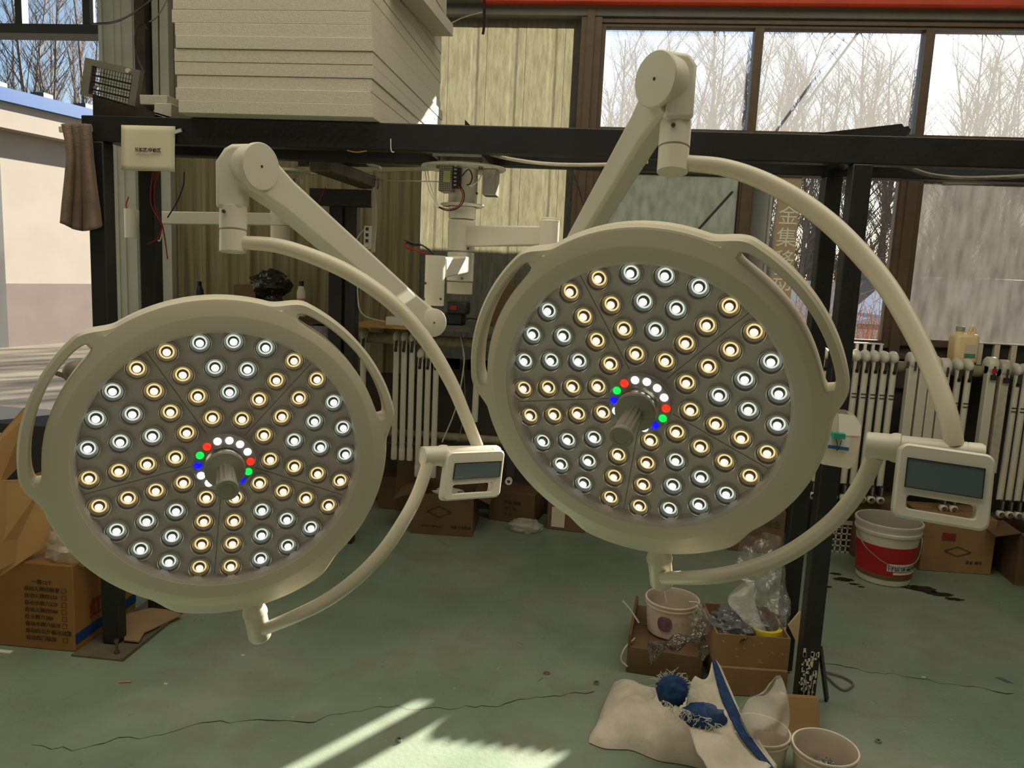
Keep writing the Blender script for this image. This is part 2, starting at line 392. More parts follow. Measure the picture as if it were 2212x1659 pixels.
corrugated(-1.18, -.18, .95, 3.17, grp, 'wall_back.003', .245, WY+.03, .008)

# white sandwich-panel pillar left of the frame and the slim posts beside it
mb = MB(); mb.box(-3.31, -3.04, WY-.04, WY+.1, 0, 3.95)
for x in (-3.25, -3.20, -3.12): mb.box(x, x+.012, WY-.046, WY-.04, 0, 3.95)
mb.box(-3.335, -3.31, WY-.06, WY+.02, 0, 3.95); struct('trim_1', mb, pane_ins)
mb = MB(); mb.box(-3.06, -2.99, WY-.10, WY-.02, 0, 4.2); struct('trim_2', mb, mat('rusty_dark_stanchion', (58, 50, 44), .7, nscale=12, namt=.3))
mb = MB(); mb.box(-2.97, -2.86, WY-.05, WY+.01, 0, 4.2); struct('trim_3', mb, pane_ins)
# big window at the far end: frame bars and panes
dkframe = mat('dark_window_bar', (52, 54, 58), .5)
wfr = MB(); wfr.box(-6, -3.33, WY-.02, WY+.06, 3.03, 3.09); wfr.box(-6, -3.33, WY+.06, WY+.14, 3.03, 3.06)
for x in (-3.93, -3.45, -4.45): wfr.box(x-.025, x+.025, WY-.01, WY+.05, 3.09, 3.9)
wfr.box(-6, -3.33, WY-.03, WY+.08, .40, .47)
w1 = struct('window_1', wfr, dkframe)
struct('pane', MB().box(-6, -3.33, WY+.02, WY+.024, 3.09, 3.9), glass_clear, w1)
# window band on the other side: upper lights
def frame_rect(mb, x0, x1, z0, z1, w, y0, y1):
    mb.box(x0, x0+w, y0, y1, z0, z1); mb.box(x1-w, x1, y0, y1, z0, z1); mb.box(x0+w, x1-w, y0, y1, z0, z0+w); mb.box(x0+w, x1-w, y0, y1, z1-w, z1)
mb = MB(); mb.box(-.20, -.075, WY-.05, WY+.10, 1.0, 3.22); mb.box(-.165, -.12, WY-.07, WY-.05, 1.0, 3.2)
struct('trim_4', mb, frame_m)
mb = MB(); mb.box(-.16, 3.6, WY-.03, WY+.10, 2.29, 2.50); struct('trim_5', mb, greyframe)
mb = MB(); mb.box(-1.27, 3.6, WY-.06, WY+.12, 3.165, 3.235); struct('trim_6', mb, greyframe)
mb = MB(); mb.box(-.075, 3.6, WY-.05, WY+.02, 3.235, 3.25); mb.box(-.075, 3.6, WY-.035, WY+.03, 3.135, 3.165); struct('trim_7', mb, frame_m)
ups = [(-.075, .865), (.865, 1.84), (1.84, 2.82), (2.82, 3.62)]
for k, (a, b) in enumerate(ups):
    mb = MB(); frame_rect(mb, a, b, 2.50, 3.145, .026, WY-.02, WY+.06)
    w = struct('window_%d' % (k+2), mb, frame_m)
    struct('pane', MB().box(a+.026, b-.026, WY+.02, WY+.024, 2.526, 3.12), glass_dusty, w)
    struct('film_strip', MB().box(a+.026, b-.026, WY+.012, WY+.016, 2.526, 3.075), clear_mat('old_film_%d' % k, gloss=0, haze=.02, translucent=.03), w)
lows = [(-.075, .87, 1.33, frost2), (.87, 1.80, 1.28, glass_clear), (1.86, 2.82, 1.30, frost), (2.82, 3.62, 1.30, frost)]
for k, (a, b, z, m) in enumerate(lows):
    mb = MB(); frame_rect(mb, a, b, z-.03, 2.30, .032, WY-.03, WY+.05); frame_rect(mb, a+.03, b-.03, z, 2.27, .012, WY-.015, WY+.035)
    w = struct('window_%d' % (k+6), mb, frame_m)
    struct('pane', MB().box(a+.03, b-.03, WY+.02, WY+.024, z, 2.27), m, w)
mb = MB(); mb.box(1.80, 1.86, WY-.05, WY+.08, 1.22, 2.31); mb.box(-.1, 3.6, WY-.07, WY+.08, 1.19, 1.225); struct('trim_8', mb, frame_m)
mb = MB(); mb.box(.90, 1.02, WY+.06, WY+.12, 1.2, 2.35); mb.box(1.03, 1.045, WY+.06, WY+.12, 1.2, 2.35); struct('trim_9', mb, mat('slate_window_post', (84, 88, 86), .5))

# orange steel rail under the roof edge with the ribbed orange sheet above it
mb = MB(); mb.box(-.81, 3.7, WY-.14, WY-.02, 3.22, 3.29); mb.box(-.81, 3.7, WY-.02, WY+.05, 3.23, 3.25); struct('trim_10', mb, orange)
mb = MB(); mb.box(-1.6, -.81, WY-.14, WY-.02, 3.225, 3.29); struct('trim_11', mb, greyframe)
osheet = clear_mat('orange_translucent_sheet', tint=(1, .5, .3), gloss=0, haze=.25, translucent=.92, hazecol=(.9, .42, .25))
mb = MB(); rows = [[V(-1.6+.02*i, WY+.02+.012*math.sin(i*.9), z) for i in range(262)] for z in (3.25, 3.46)]; mb.grid(rows)
struct('wall_back.004', mb, osheet)

# ================================================================== OUTSIDE
struct('sun_blocker_wall', MB().box(-.6, 1.02, 7.0, 7.12, -.1, 2.82), mat('sun_blocker_grey', (150, 150, 142), .9))  # unseen wall added to keep the sun off the lower translucent sheet
sandm = mat('sandy_yard', (106, 97, 81), .95, nscale=1.2, namt=.2)
struct('ground', MB().box(-60, 60, WY+.2, 90, -.2, -.1), sandm, origin=(0, 0, 0))
# white house: its long wall runs away from us
a = onZ(20, 749, -.1); dirw = V(math.sin(math.radians(13.7)), math.cos(math.radians(13.7)), 0); nrm = V(dirw.y, -dirw.x, 0)
hb = a-dirw*5; he = a+dirw*16
plaster = mat('white_plaster', (152, 143, 131), .9, nscale=1.5, namt=.05); mauve = mat('mauve_dado', (108, 95, 89), .9, nscale=2, namt=.08)
Zs = a+nrm*0; zsill = CAM.z+( (a-CAM).dot(FW))*0
house = thing('white_house', 'white rendered yard building with mauve lower wall and blue roof edge', 'building', (he+hb)/2)
def hwall(name, s0, s1, z0, z1, off, m, parent, thick=.3):
    p, q = a+dirw*s0+nrm*off, a+dirw*s1+nrm*off; b = -nrm*thick
    return obj(name, MB().hexa([(p.x, p.y, z0), (q.x, q.y, z0), (q.x+b.x, q.y+b.y, z0), (p.x+b.x, p.y+b.y, z0), (p.x, p.y, z1), (q.x, q.y, z1), (q.x+b.x, q.y+b.y, z1), (p.x+b.x, p.y+b.y, z1)]), m, parent, smooth=0)
dadoz = 1.02; eave = 4.05
hwall('wall', -5, 16, dadoz, eave, 0, plaster, house, 4)
hwall('dado', -5, 16, -.12, dadoz, .04, mauve, house, 4)
hwall('eave_board', -5, 16.3, eave-.42, eave, .35, plaster, house, .36)
hwall('roof_edge', -5, 16.3, eave, eave+.22, .45, mat('blue_roof_metal', (50, 88, 142), .4), house, 5)
for k in range(24):
    p = a+dirw*(-4.5+k*.85)+nrm*.3; obj('roof_rib', MB().box(p.x-.12, p.x+.12, p.y-.12, p.y+.12, eave+.2, eave+.3), dark_pl, house, smooth=0)
wdw = hwall('window', 5.6, 8.6, dadoz+.12, 3.0, .03, mat('blue_grey_shutter', (98, 122, 138), .3, nscale=3, namt=.15), house, .05)
hwall('frame', 8.1, 8.25, dadoz+.12, 3.0, .06, plaster, wdw, .05)
hwall('sill', 5.5, 8.9, dadoz, dadoz+.14, .16, mat('sunlit_sill', (240, 215, 160), .8), house, .2)  # sunlight on the sill is put into its bright warm colour
hwall('door', -1.6, -.05, -.1, 3.4, .06, mat('dark_house_door', (70, 70, 68), .5), house, .06)

# bare poplars
bark = mat('poplar_bark', (108, 94, 81), .9, nscale=4, namt=.2)
def tree_mb(seed, H):
    random.seed(seed); mb = MB()
    def limb(p, d, L, r, lev):
        n = 4 if lev else 9; P = [p]; q = p
        for i in range(n):
            d = (d+V(random.uniform(-.10, .10), random.uniform(-.10, .10), .06 if lev else .03)*(1.3 if lev else .45)).normalized(); q = q+d*(L/n); P.append(q)
        mb.tube(P, [r*(1-.85*i/n) for i in range(n+1)], 5 if lev == 0 else 3, cap=False)
        if lev < 2:
            for i in range(1 if lev else 2, n+1):
                for _ in range(4 if lev == 0 else 3):
                    t = random.random(); b = P[i-1].lerp(P[i], t); ang = random.uniform(0, 6.28); el = random.uniform(.45, .8) if lev == 0 else random.uniform(.4, .9)
                    dd = V(math.cos(ang)*math.cos(el*1.25), math.sin(ang)*math.cos(el*1.25), math.sin(el*1.25)).lerp(d, .3)
                    limb(b, dd, L*(.24 if lev == 0 else .5)*random.uniform(.6, 1.2)*(1-.35*i/n), r*(.30 if lev == 0 else .5)*(1-.45*i/n), lev+1)
    limb(V(0, 0, 0), V(random.uniform(-.08, .08), random.uniform(-.08, .08), 1), H, .12, 0)
    return mb
protos = []
for s in range(4):
    o = obj('bare_tree', tree_mb(s+11, 13+s), bark, origin=(0, 0, 0), smooth=60); protos.append(o)
random.seed(5); ti = 0
def put_tree(x, y, lab, grp, H=None):
    global ti
    p = protos[ti % 4]; o = p if ti < 4 else p.copy()
    if ti >= 4: COL.objects.link(o)
    ti += 1; o.location = (x, y, -.15); o.rotation_euler = (random.uniform(-.04, .04), random.uniform(-.05, .05), random.uniform(0, 6)); s = random.uniform(.85, 1.15); o.scale = (H/14.5*(1.3 if x > 0 else 1), H/14.5*(1.3 if x > 0 else 1), H/(15.0+(ti-1) % 4))
    tag(o, lab, 'tree', grp)
for k in range(17):
    px = -30+k*17; D = random.uniform(20, 27); c = PD(px, 500, D); put_tree(c.x, c.y, 'bare winter poplar standing behind the white house', 'poplars behind the white house', 9.5+random.uniform(-1, 1.5))
for k in range(84):
    px = 1285+k*11.9+random.uniform(-9, 9); D = random.uniform(18.5, 27); c = PD(px, 500, D)
    put_tree(c.x, c.y, 'bare winter poplar seen through the window band behind the gate', 'poplars behind the yard gate', (1.2+(c.y-5)*.455)*random.uniform(.84, 1.0))
# fence, gate pillar, van, bushes
c0, c1 = PD(1650, 640, 12.6), PD(2400, 640, 12.0)
fm = MB(); nseg = 30
for k in range(nseg):
    p, q = c0.lerp(c1, k/nseg), c0.lerp(c1, (k+.94)/nseg); fm.hexa([(p.x, p.y, -.12), (q.x, q.y, -.12), (q.x, q.y+.05, -.12), (p.x, p.y+.05, -.12), (p.x, p.y, 1.70), (q.x, q.y, 1.70), (q.x, q.y+.05, 1.70), (p.x, p.y+.05, 1.70)])
tag(obj('yard_fence', fm, mat('white_fence_sheet', (196, 198, 204), .6)), 'white ribbed sheet fence along the yard beyond the clear window', 'fence')
gp = PD(1868, 640, 11.2); pil = thing('gate_pillar', 'dark gate pillar with a round yellowish lamp on top seen through the window', 'pillar', (gp.x, gp.y, -.12))
obj('post', MB().box(gp.x-.10, gp.x+.10, gp.y-.10, gp.y+.10, -.12, 1.76), dark_pl, pil); obj('cap', MB().box(gp.x-.16, gp.x+.16, gp.y-.16, gp.y+.16, 1.76, 1.82), dark_pl, pil)
obj('lamp_globe', MB().blob((gp.x, gp.y, 1.94), .13, .13, .13), mat('yellowed_globe', (206, 190, 138), .4), pil)
rb = MB(); p, q = PD(1640, 543, 11.25), PD(2010, 562, 11.15); rb.tube([p, q], .012, 6); tag(obj('gate_rail', rb, dark_pl), 'thin dark horizontal rail above the white yard fence', 'rail')
vp = PD(1846, 660, 8.6); vx, vy = vp.x, vp.y; van = thing('parked_van', 'pale blue van parked in the yard, seen through the clear window', 'van', (vx+1.4, vy+.6, -.12))
vb = mat('pale_blue_van_paint', (160, 174, 196), .35)
body = [(0, .35), (-.03, .75), (0, 1.20), (.10, 1.30), (.34, 1.36), (.74, 1.76), (1.0, 1.82), (2.7, 1.82), (2.7, .35)]
vm = MB(); vm.prism([V(vx+s_, vy, z-.04) for s_, z in body], V(0, 1.25, 0)); obj('body', vm, vb, van, bevel=.05)
glz = mat('van_glass', (120, 132, 142), .1)
vm = MB(); vm.hexa([(vx+.37, vy+.08, 1.345), (vx+.37, vy+1.17, 1.345), (vx+.40, vy+1.17, 1.335), (vx+.40, vy+.08, 1.335), (vx+.70, vy+.08, 1.68), (vx+.70, vy+1.17, 1.68), (vx+.73, vy+1.17, 1.67), (vx+.73, vy+.08, 1.67)]); obj('windscreen', vm, glz, van)
for x0, x1 in ((.62, 1.15), (1.22, 1.9), (1.97, 2.55)):
    vm = MB(); vm.prism([V(vx+x0+(.0 if x0 > .7 else 0), vy-.004, 1.34), V(vx+x1, vy-.004, 1.34), V(vx+x1, vy-.004, 1.66), V(vx+x0+(.0 if x0 > .7 else .16), vy-.004, 1.66)], V(0, .01, 0)); obj('side_window', vm, glz, van)
obj('stripe', MB().box(vx+.05, vx+2.6, vy-.004, vy+.002, 1.16, 1.22), mat('van_stripe', (96, 84, 92), .5), van)
for sy in (.06, .97): obj('headlamp', MB().box(vx-.035, vx+.05, vy+sy, vy+sy+.22, 1.02, 1.14), whitem, van, bevel=.02)
obj('side_mirror', MB().box(vx+.42, vx+.52, vy-.14, vy-.01, 1.28, 1.42), dark_pl, van, bevel=.02)
obj('bumper', MB().box(vx-.10, vx+.05, vy-.02, vy+1.27, .38, .58), dark_pl, van, bevel=.02)
for sx in (.45, 2.1):
    for sy in (-.03, 1.13): obj('wheel', MB().lathe([(.0, 0), (.28, 0), (.3, .03), (.3, .12), (.28, .15), (0, .15)], (vx+sx, vy+sy, .19), (0, 1, 0), 20), rubber, van)
def bush(px, py, D, n, hh, lab, seed):
    random.seed(seed); c = PD(px, py, D); mb = MB(); c.z = -.1
    for _ in range(n):
        p = c+V(random.gauss(0, .22), random.gauss(0, .15), 0); d = V(random.gauss(0, .35), random.gauss(0, .35), 1).normalized(); L = hh*random.uniform(.6, 1.1)
        P = [p, p+d*L*.5, p+d*L+V(random.gauss(0, .08), random.gauss(0, .08), 0)]; mb.tube(P, [.006, .004, .002], 3, cap=False)
        for __ in range(3):
            t = random.uniform(.5, 1); s0 = p+d*L*t; mb.tube([s0, s0+V(random.gauss(0, .12), random.gauss(0, .12), random.uniform(.05, .2))], [.003, .001], 3, cap=False)
    tag(obj('dry_bush', mb, mat('dry_orange_twigs', (176, 128, 92), .9)), lab, 'bush')
bush(1760, 740, 6.5, 170, 1.7, 'dry orange-brown bush outside, half hidden behind the front frame post', 3)
bush(1880, 740, 6.5, 240, 1.55, 'dry orange-brown bush outside in front of the blue van', 4)
bush(1940, 740, 6.7, 170, 1.65, 'dry orange-brown bush outside, close to the window frame beside the van', 6)
# guy cables and inside tape sign
for (p, q, lab) in (((1690, 292), (1860, 62), 'upper guy cable running slantwise behind the dusty upper window'), ((1500, 520), (1625, 382), 'lower guy cable running slantwise behind the frosted window')):
    mb = MB(); mb.tube([onY(*p, WY+.25), onY(*q, WY+.25)], .008, 6); tag(obj('guy_cable', mb, mat('blue_steel_cable', (52, 66, 96), .6)), lab, 'cable')
sg = thing('tape_sign', 'tan vertical tape sign with white characters stuck on the clear window', 'sign', (1.13, WY-.01, 1.25))
obj('tape', MB().box(1.065, 1.195, WY-.006, WY-.001, 1.26, 2.28), mat('tan_tape', (176, 156, 126), .7), sg, smooth=0)
for k, ch in enumerate('金集移动'):
    text('character', ch, .125, (1.072, WY-.007, 1.985-.135*k), (1, 0, 0), (0, 0, 1), mat('white_sign_ink', (232, 230, 220), .7), sg)
text('character', '05', .13, (1.082, WY-.007, 1.50), (0, 0, -1), (1, 0, 0), MATS['white_sign_ink'], sg)

# ================================================================== SURGICAL LAMPS
POSE = {'L': (V(-.5837, -.154, 1.5591), (2.8248, -.3054, -10.0578)), 'R': (V(.2464, -.0297, 1.4529), (.14, .6895, 1.955))}
def rodr(v):
    v = np.array(v); th = np.linalg.norm(v); k = v/th; K = np.array([[0, -k[2], k[1]], [k[2], 0, -k[0]], [-k[1], k[0], 0]])
    return np.eye(3)+math.sin(th)*K+(1-math.cos(th))*K@K
class Head:
    def __init__(s, key):
        t, rv = POSE[key]; M = rodr(rv); tw = lambda c: RT*float(c[0])+UP*float(c[1])+FW*float(c[2])
        s.o = CAM+RT*t.x+UP*t.y+FW*t.z; s.u = tw(M[:, 0]); s.v = tw(M[:, 1]); s.n = -tw(M[:, 2])
    def P(s, r, deg, h=0.0):
        a = math.radians(deg); return s.o+s.u*(r*math.cos(a))+s.v*(r*math.sin(a))+s.n*h
    def D(s, deg): a = math.radians(deg); return s.u*math.cos(a)+s.v*math.sin(a)
LOBES = (38, 158, -82)
def sstep(x, a, b): t = min(1, max(0, (x-a)/(b-a))); return t*t*(3-2*t)
def adiff(a, b): return abs((a-b+180) % 360-180)
def outline(deg):
    r = .334
    for c in LOBES:
        d = adiff(deg, c); amp = .026 if c != 158 else .017
        r += amp*(1-sstep(d, 24, 36))
    return r
def led_mat(name, col, e): return mat(name, col, .4, emit=col, estr=e)
warm_ring = led_mat('warm_led_glow', (255, 230, 160), .95); cool_ring = led_mat('cool_led_glow', (238, 250, 230), .85)
warm_core = led_mat('warm_led_core', (255, 228, 218), 1.3); cool_core = led_mat('cool_led_core', (238, 240, 255), 1.35)
lensdark = mat('lens_dark_gap', (96, 84, 66), .15, .6); lensclear = mat('lens_clear_rim', (200, 194, 186), .15, .6)
lens_warm = mat('lens_warm_bowl', (168, 152, 118), .2, .4, emit=(255, 226, 170), estr=.05); lens_cool = mat('lens_cool_bowl', (150, 156, 156), .2, .4, emit=(215, 232, 235), estr=.07)
handle_m = mat('grey_handle', (158, 156, 142), .45); hgrip = mat('grey_grip', (150, 148, 136), .3, .2)
def build_head(H, root):
    N = 360; A = [i*360/N-180 for i in range(N)]
    def hole(deg):
        for c in (38, -82):
            d = adiff(deg, c)
            if d < 25.5: return (1-(d/25.8)**10)**.5
        return 0
    mb = MB()
    def cols(deg):
        w = hole(deg); rm = .330; hw = .0112*max(w, .25) if w else .003
        R = outline(deg)
        return [(.266, .012), (.272, .0195), (.2985, .019), (.3015, .0182), (rm-hw-.003, .0095), (rm-hw, .005 if w else .0082), (rm+hw, .002) if w else (min(rm+hw, R-.014), .0068), (min(rm+hw+.003, R-.010) if w else min(rm+hw+.002, R-.012), .0060), (R-.005, .0030), (R, -.004), (R, -.026), (R-.006, -.034), (min(rm+hw+.003, R-.009) if w else R-.012, -.036), (rm+hw, -.034) if w else (R-.02, -.037), (rm-hw, -.034), (rm-hw-.003, -.036), (.300, -.040), (.24, -.066), (.12, -.085), (.03, -.09)]
    C = [cols(d) for d in A]; m = len(C[0]); base = mb.add([H.P(C[i][k][0], A[i], C[i][k][1]) for i in range(N) for k in range(m)])
    for i in range(N):
        j = (i+1) % N; h0 = hole(A[i]) > 0 and hole(A[j]) > 0
        for k in range(m-1):
            if h0 and k in (5, 13): continue
            mb.face((base+i*m+k, base+i*m+k+1, base+j*m+k+1, base+j*m+k))
        if h0:
            mb.face((base+i*m+5, base+i*m+14, base+j*m+14, base+j*m+5)); mb.face((base+i*m+6, base+j*m+6, base+j*m+13, base+i*m+13))
    for c in (38, -82):      # close the hole's ends
        ids = [i for i in range(N) if adiff(A[i], c) < 25.5]; ids.sort(key=lambda i: (A[i]-c+180) % 360)
        for i in (ids[0], ids[-1]): mb.face((base+i*m+5, base+i*m+6, base+i*m+13, base+i*m+14))
    obj('housing', mb, cream, root, smooth=19)
    fp = MB(); fp.lathe([(.0, -.012), (.1, -.012), (.2, -.012), (.262, -.012), (.267, .012)], H.o, H.n, 96); fp.cur = 1
    for k in range(5):
        d = k*72; t = H.D(d+90); a, b = H.P(.062, d, -.0116), H.P(.264, d, -.0116)
        fp.hexa([a-t*.0006, b-t*.0006, b+t*.0006, a+t*.0006]+[q+H.n*.0006 for q in (a-t*.0006, b-t*.0006, b+t*.0006, a+t*.0006)])
    obj('face_plate', fp, [plate, seam], root, smooth=30)
    obj('cover_glass', MB().lathe([(.056, .019), (.15, .019), (.272, .0185)], H.o, H.n, 72), coverglass, root)
    protos = {}
    for w, (ringm, bowl, corem) in dict(W=(cool_ring, lens_cool, cool_core), Y=(warm_ring, lens_warm, warm_core)).items():
        lm = MB(); o = H.o; seg = 26
        for mi, prof in ((0, [(.0232, -.012), (.0229, -.001), (.0222, .0005), (.0212, .0005), (.0206, -.001)]), (1, [(.0206, -.001), (.0190, -.006)]), (0, [(.0190, -.006), (.0181, -.0045), (.0174, -.006)]),
                         (3, [(.0174, -.006), (.0150, -.0095), (.0138, -.0098)]), (2, [(.0138, -.0098), (.0105, -.0098)]), (1, [(.0105, -.0098), (.0080, -.0098), (.0074, -.003)])):
            lm.cur = mi; lm.lathe(prof, o, H.n, seg)
        cm = MB(); cm.lathe([(.0074, -.003), (.0070, -.0012), (.005, .0002), (.0, .0006)], o, H.n, 18)
        protos[w] = (lm, [lensclear, lensdark, ringm, bowl], cm, corem, None)
    seqs = {5: 'YWWWY', 4: 'YWWY', 3: 'YWY', 2: 'YY'}; radii = {5: .245, 4: .1925, 3: .1415, 2: .0905}
    first = {}
    for n, sq in seqs.items():
        for s in range(5):
            for j, w in enumerate(sq):
                deg = -((s*n+j)+.5)*360/(5*n); off = H.D(deg)*radii[n]
                if w not in first:
                    lm, ms, cm, cmm, _ = protos[w]
                    lo = obj('led_lens', lm, ms, root, smooth=40, label='warm yellow lit LED lens' if w == 'Y' else 'cool white lit LED lens')
                    co = obj('led_chip', cm, cmm, lo, smooth=40); first[w] = (lo, co)
                    lo.location = off
                else:
                    lo = first[w][0].copy(); COL.objects.link(lo); lo.location = off
                    co = first[w][1].copy(); COL.objects.link(co); co.parent = lo
    # centre module: clear ring, small coloured LEDs, stepped chrome collar, flange and ribbed handle
    obj('centre_ring', MB().lathe([(.0, .010), (.040, .010), (.060, .010), (.0605, .016), (.058, .020), (.03, .020)], H.o, H.n, 48), mat('centre_ring_plastic', (150, 146, 138), .25), root, smooth=30)
    cols_ = dict(R=((255, 40, 20), 1.6), G=((10, 225, 80), 1.2), B=((10, 10, 255), 1.6), W=((255, 255, 255), 1.6))
    start = 0
    for k, ch in enumerate('BGRWWWWRGBWWWW'):
        deg = -57-(k-2)*360/14 + (66 if H is HL else 66)
        c, e = cols_[ch]; p = H.P(.0495, deg+CENT[0], .020); b = MB(); b.lathe([(.0078, -.001), (.0076, .002), (.005, .0045), (0, .0052)], p, H.n, 14)
        obj('indicator_led', b, mat('indicator_%s' % ch, c, .3, emit=c, estr=e), root, smooth=50, label={'R': 'red indicator LED', 'G': 'green indicator LED', 'B': 'blue indicator LED', 'W': 'white indicator LED'}[ch])
    obj('collar', MB().lathe([(.038, .018), (.038, .028), (.034, .030), (.034, .044), (.0375, .046)], H.o, H.n, 40), chrome, root, smooth=30)
    g = MB(); g.lathe([(.037, .046), (.0385, .048), (.0385, .056), (.036, .059), (.02, .062), (.0165, .064)], H.o, H.n, 44); obj('flange', g, handle_m, root, smooth=35)
    g = MB(); seg = 48; rows = []
    for r, h in ((.0165, .062), (.0175, .075), (.0178, .10), (.0182, .125), (.0186, .142)):
        rows.append([H.o+H.n*h+H.u*((r+(.0010 if j % 4 < 2 else -.0006))*math.cos(2*math.pi*j/seg))+H.v*((r+(.0010 if j % 4 < 2 else -.0006))*math.sin(2*math.pi*j/seg)) for j in range(seg)])
    g.grid(rows, close_u=True); obj('grip', g, hgrip, root, smooth=20)
    g = MB(); g.lathe([(.0186, .142), (.0215, .146), (.0215, .152), (.0195, .155), (.0135, .1555), (.013, .1545), (.0, .1545)], H.o, H.n, 36); obj('grip_end', g, handle_m, root, smooth=30)
    # stub at the 158 degree lobe, with its collar
    d = H.D(158); c0 = H.P(.325, 158, -.017)
    g = MB(); g.lathe([(0, 0), (.016, 0), (.0175, .02), (.022, .033), (.0255, .042), (.0262, .046), (.0268, .047), (.0268, .052), (.0245, .054), (.0245, .112), (.021, .117), (0, .118)], c0, d, 30)
    obj('head_stub', g, cream, root, smooth=40)

CENT = [0]
def tube_on(P, r, name, root, m=cream, sq=1.0, seg=14, side=None, **k):
    Q = crom(P, 6); n = len(Q); rr = r
    if isinstance(r, (list, tuple)):
        rr = [float(np.interp(i/(n-1), np.linspace(0, 1, len(r)), r)) for i in range(n)]
    mb = MB(); mb.tube(Q, rr, seg, sq=sq, side=side); return obj(name, mb, m, root, smooth=60, **k)
def panel(root, TL, TR, BL, scr, slot, th, wobj=None):
    ex = TR-TL; ey = BL-TL; nz = ex.cross(ey).normalized()
    if nz.dot(CAM-TL) < 0: nz = -nz
    def q(u, v, h=0.0): return TL+ex*u+ey*v+nz*h
    def rr(u0, u1, v0, v1, r, n=8, h=0.0, ru=None):
        out = []; asp = ex.length/ey.length; ru = r/asp
        for cu, cv, a0 in ((u1-ru, v0+r, -90), (u1-ru, v1-r, 0), (u0+ru, v1-r, 90), (u0+ru, v0+r, 180)):
            for i in range(n+1):
                t = math.radians(a0+90*i/n); out.append(q(cu+ru*math.cos(t), cv+r*math.sin(t), h))
        return out
    mb = MB(); s = slot
    o_b, i_b = rr(0, 1, 0, 1, .12, h=-th), rr(s[0], s[1], s[2], s[3], .05, h=-th)
    o_f, i_f = rr(0, 1, 0, 1, .12), rr(s[0], s[1], s[2], s[3], .05)
    o_m = rr(.025, .975, .03, .97, .10, h=.004); i_m = rr(s[0]-.012, s[1]+.012, s[2]-.018, s[3]+.018, .05, h=.003)
    mb.grid([o_b, o_f, o_m, i_m, i_f, i_b], close_u=True, close_v=True)
    p = obj('control_panel', mb, cream2, root, smooth=40)
    e = .008; mb = MB(); mb.hexa([q(scr[0], scr[3], .0042), q(scr[1], scr[3], .0042), q(scr[1], scr[2], .0042), q(scr[0], scr[2], .0042)]+[q(scr[0], scr[3], .0062), q(scr[1], scr[3], .0062), q(scr[1], scr[2], .0062), q(scr[0], scr[2], .0062)])
    obj('screen', mb, screenm, p, smooth=0, label='blank grey-blue display screen')
    mb = MB(); O = [q(scr[0]-e, scr[2]-e, .004), q(scr[1]+e, scr[2]-e, .004), q(scr[1]+e, scr[3]+e, .004), q(scr[0]-e, scr[3]+e, .004)]; I = [q(scr[0], scr[2], .004), q(scr[1], scr[2], .004), q(scr[1], scr[3], .004), q(scr[0], scr[3], .004)]
    mb.ringprism(O, I, nz*.0035); obj('screen_bezel', mb, blackm, p, smooth=0)

def knuckle(root, top, bot, r, dn, discc, disc_r, extra):
    """vertical spindle with its round side disc at the end of the spring arm"""
    ax = (top-bot).normalized(); L = (top-bot).length
    g = MB(); g.lathe([(0, 0), (r, .001), (r*1.0, L*.20)], bot, ax, 30); obj('spindle_socket', g, cream2, root, smooth=40)
    g = MB(); g.lathe([(r*.94, L*.205), (r*.94, L*.215), (r*1.02, L*.216), (r*1.02, L*.43), (r*.94, L*.435)], bot, ax, 30); cl = obj('spindle_collar', g, cream2, root, smooth=40)
    sp = bot+ax*L*.36-FW*r*1.0-RT*r*.35; sm = MB(); sm.lathe([(.0045, 0), (.0045, .004), (.0, .004)], sp, -FW, 12); obj('set_screw', sm, screwm, cl)
    # body: upright tube merging to the cross barrel
    dep = (bot-CAM).dot(FW); fh = V(FW.x, FW.y, 0).normalized(); q = [PD(x, y, dep)-fh*r*.93 for x, y in extra]
    g = MB(); g.prism(q, fh*(r*1.86)); obj('spindle_body', g, cream2, root, smooth=60, bevel=.011, bseg=4)
    g = MB(); g.lathe([(0, -.05), (disc_r*.80, -.05), (disc_r*.93, -.035), (disc_r*.95, -.006)], discc, dn, 40); obj('knuckle_barrel', g, cream2, root, smooth=50)
    g = MB(); g.lathe([(disc_r*.965, -.006), (disc_r, -.004), (disc_r, .006), (disc_r*.96, .0085), (0, .0095)], discc, dn, 44); dd = obj('knuckle_disc', g, cream2, root, smooth=35)
    g = MB(); g.lathe([(.0035, .009), (.0035, .0102), (0, .0102)], discc, dn, 10); obj('disc_screw', g, seam, dd)
def spring_arm(root, a, b, dn, w, ha, hb, name='spring_arm'):
    d = (b-a).normalized(); upv = dn.cross(d).normalized()
    if upv.z < 0: upv = -upv
    mb = MB(); rows = []; n = 14
    for i in range(n+1):
        t = i/n; h = ha+(hb-ha)*t; k = 1+.0*t
        if t < .12: h = ha*(1.0+.32*(1-t/.12))
        if t > .9: h = hb*(1+.28*(t-.9)/.1)
        c = a.lerp(b, t); ww = w*k; ch = .007
        rows.append([c+dn*sx*ww/2+upv*sy*h/2 for sx, sy in ()]+[c+dn*x+upv*y for x, y in ((-ww/2, -h/2+ch), (-ww/2+ch, -h/2), (ww/2-ch, -h/2), (ww/2, -h/2+ch), (ww/2, h/2-ch*1.6), (ww/2-ch*1.6, h/2), (-ww/2+ch*1.6, h/2), (-ww/2, h/2-ch*1.6))])
    i0 = mb.grid(rows, close_u=True); mb.face(list(range(i0, i0+8))[::-1]); mb.face(range(i0+n*8, i0+n*8+8))
    return obj(name, mb, cream2, root, smooth=25, bevel=.003)

HL, HR = Head('L'), Head('R')
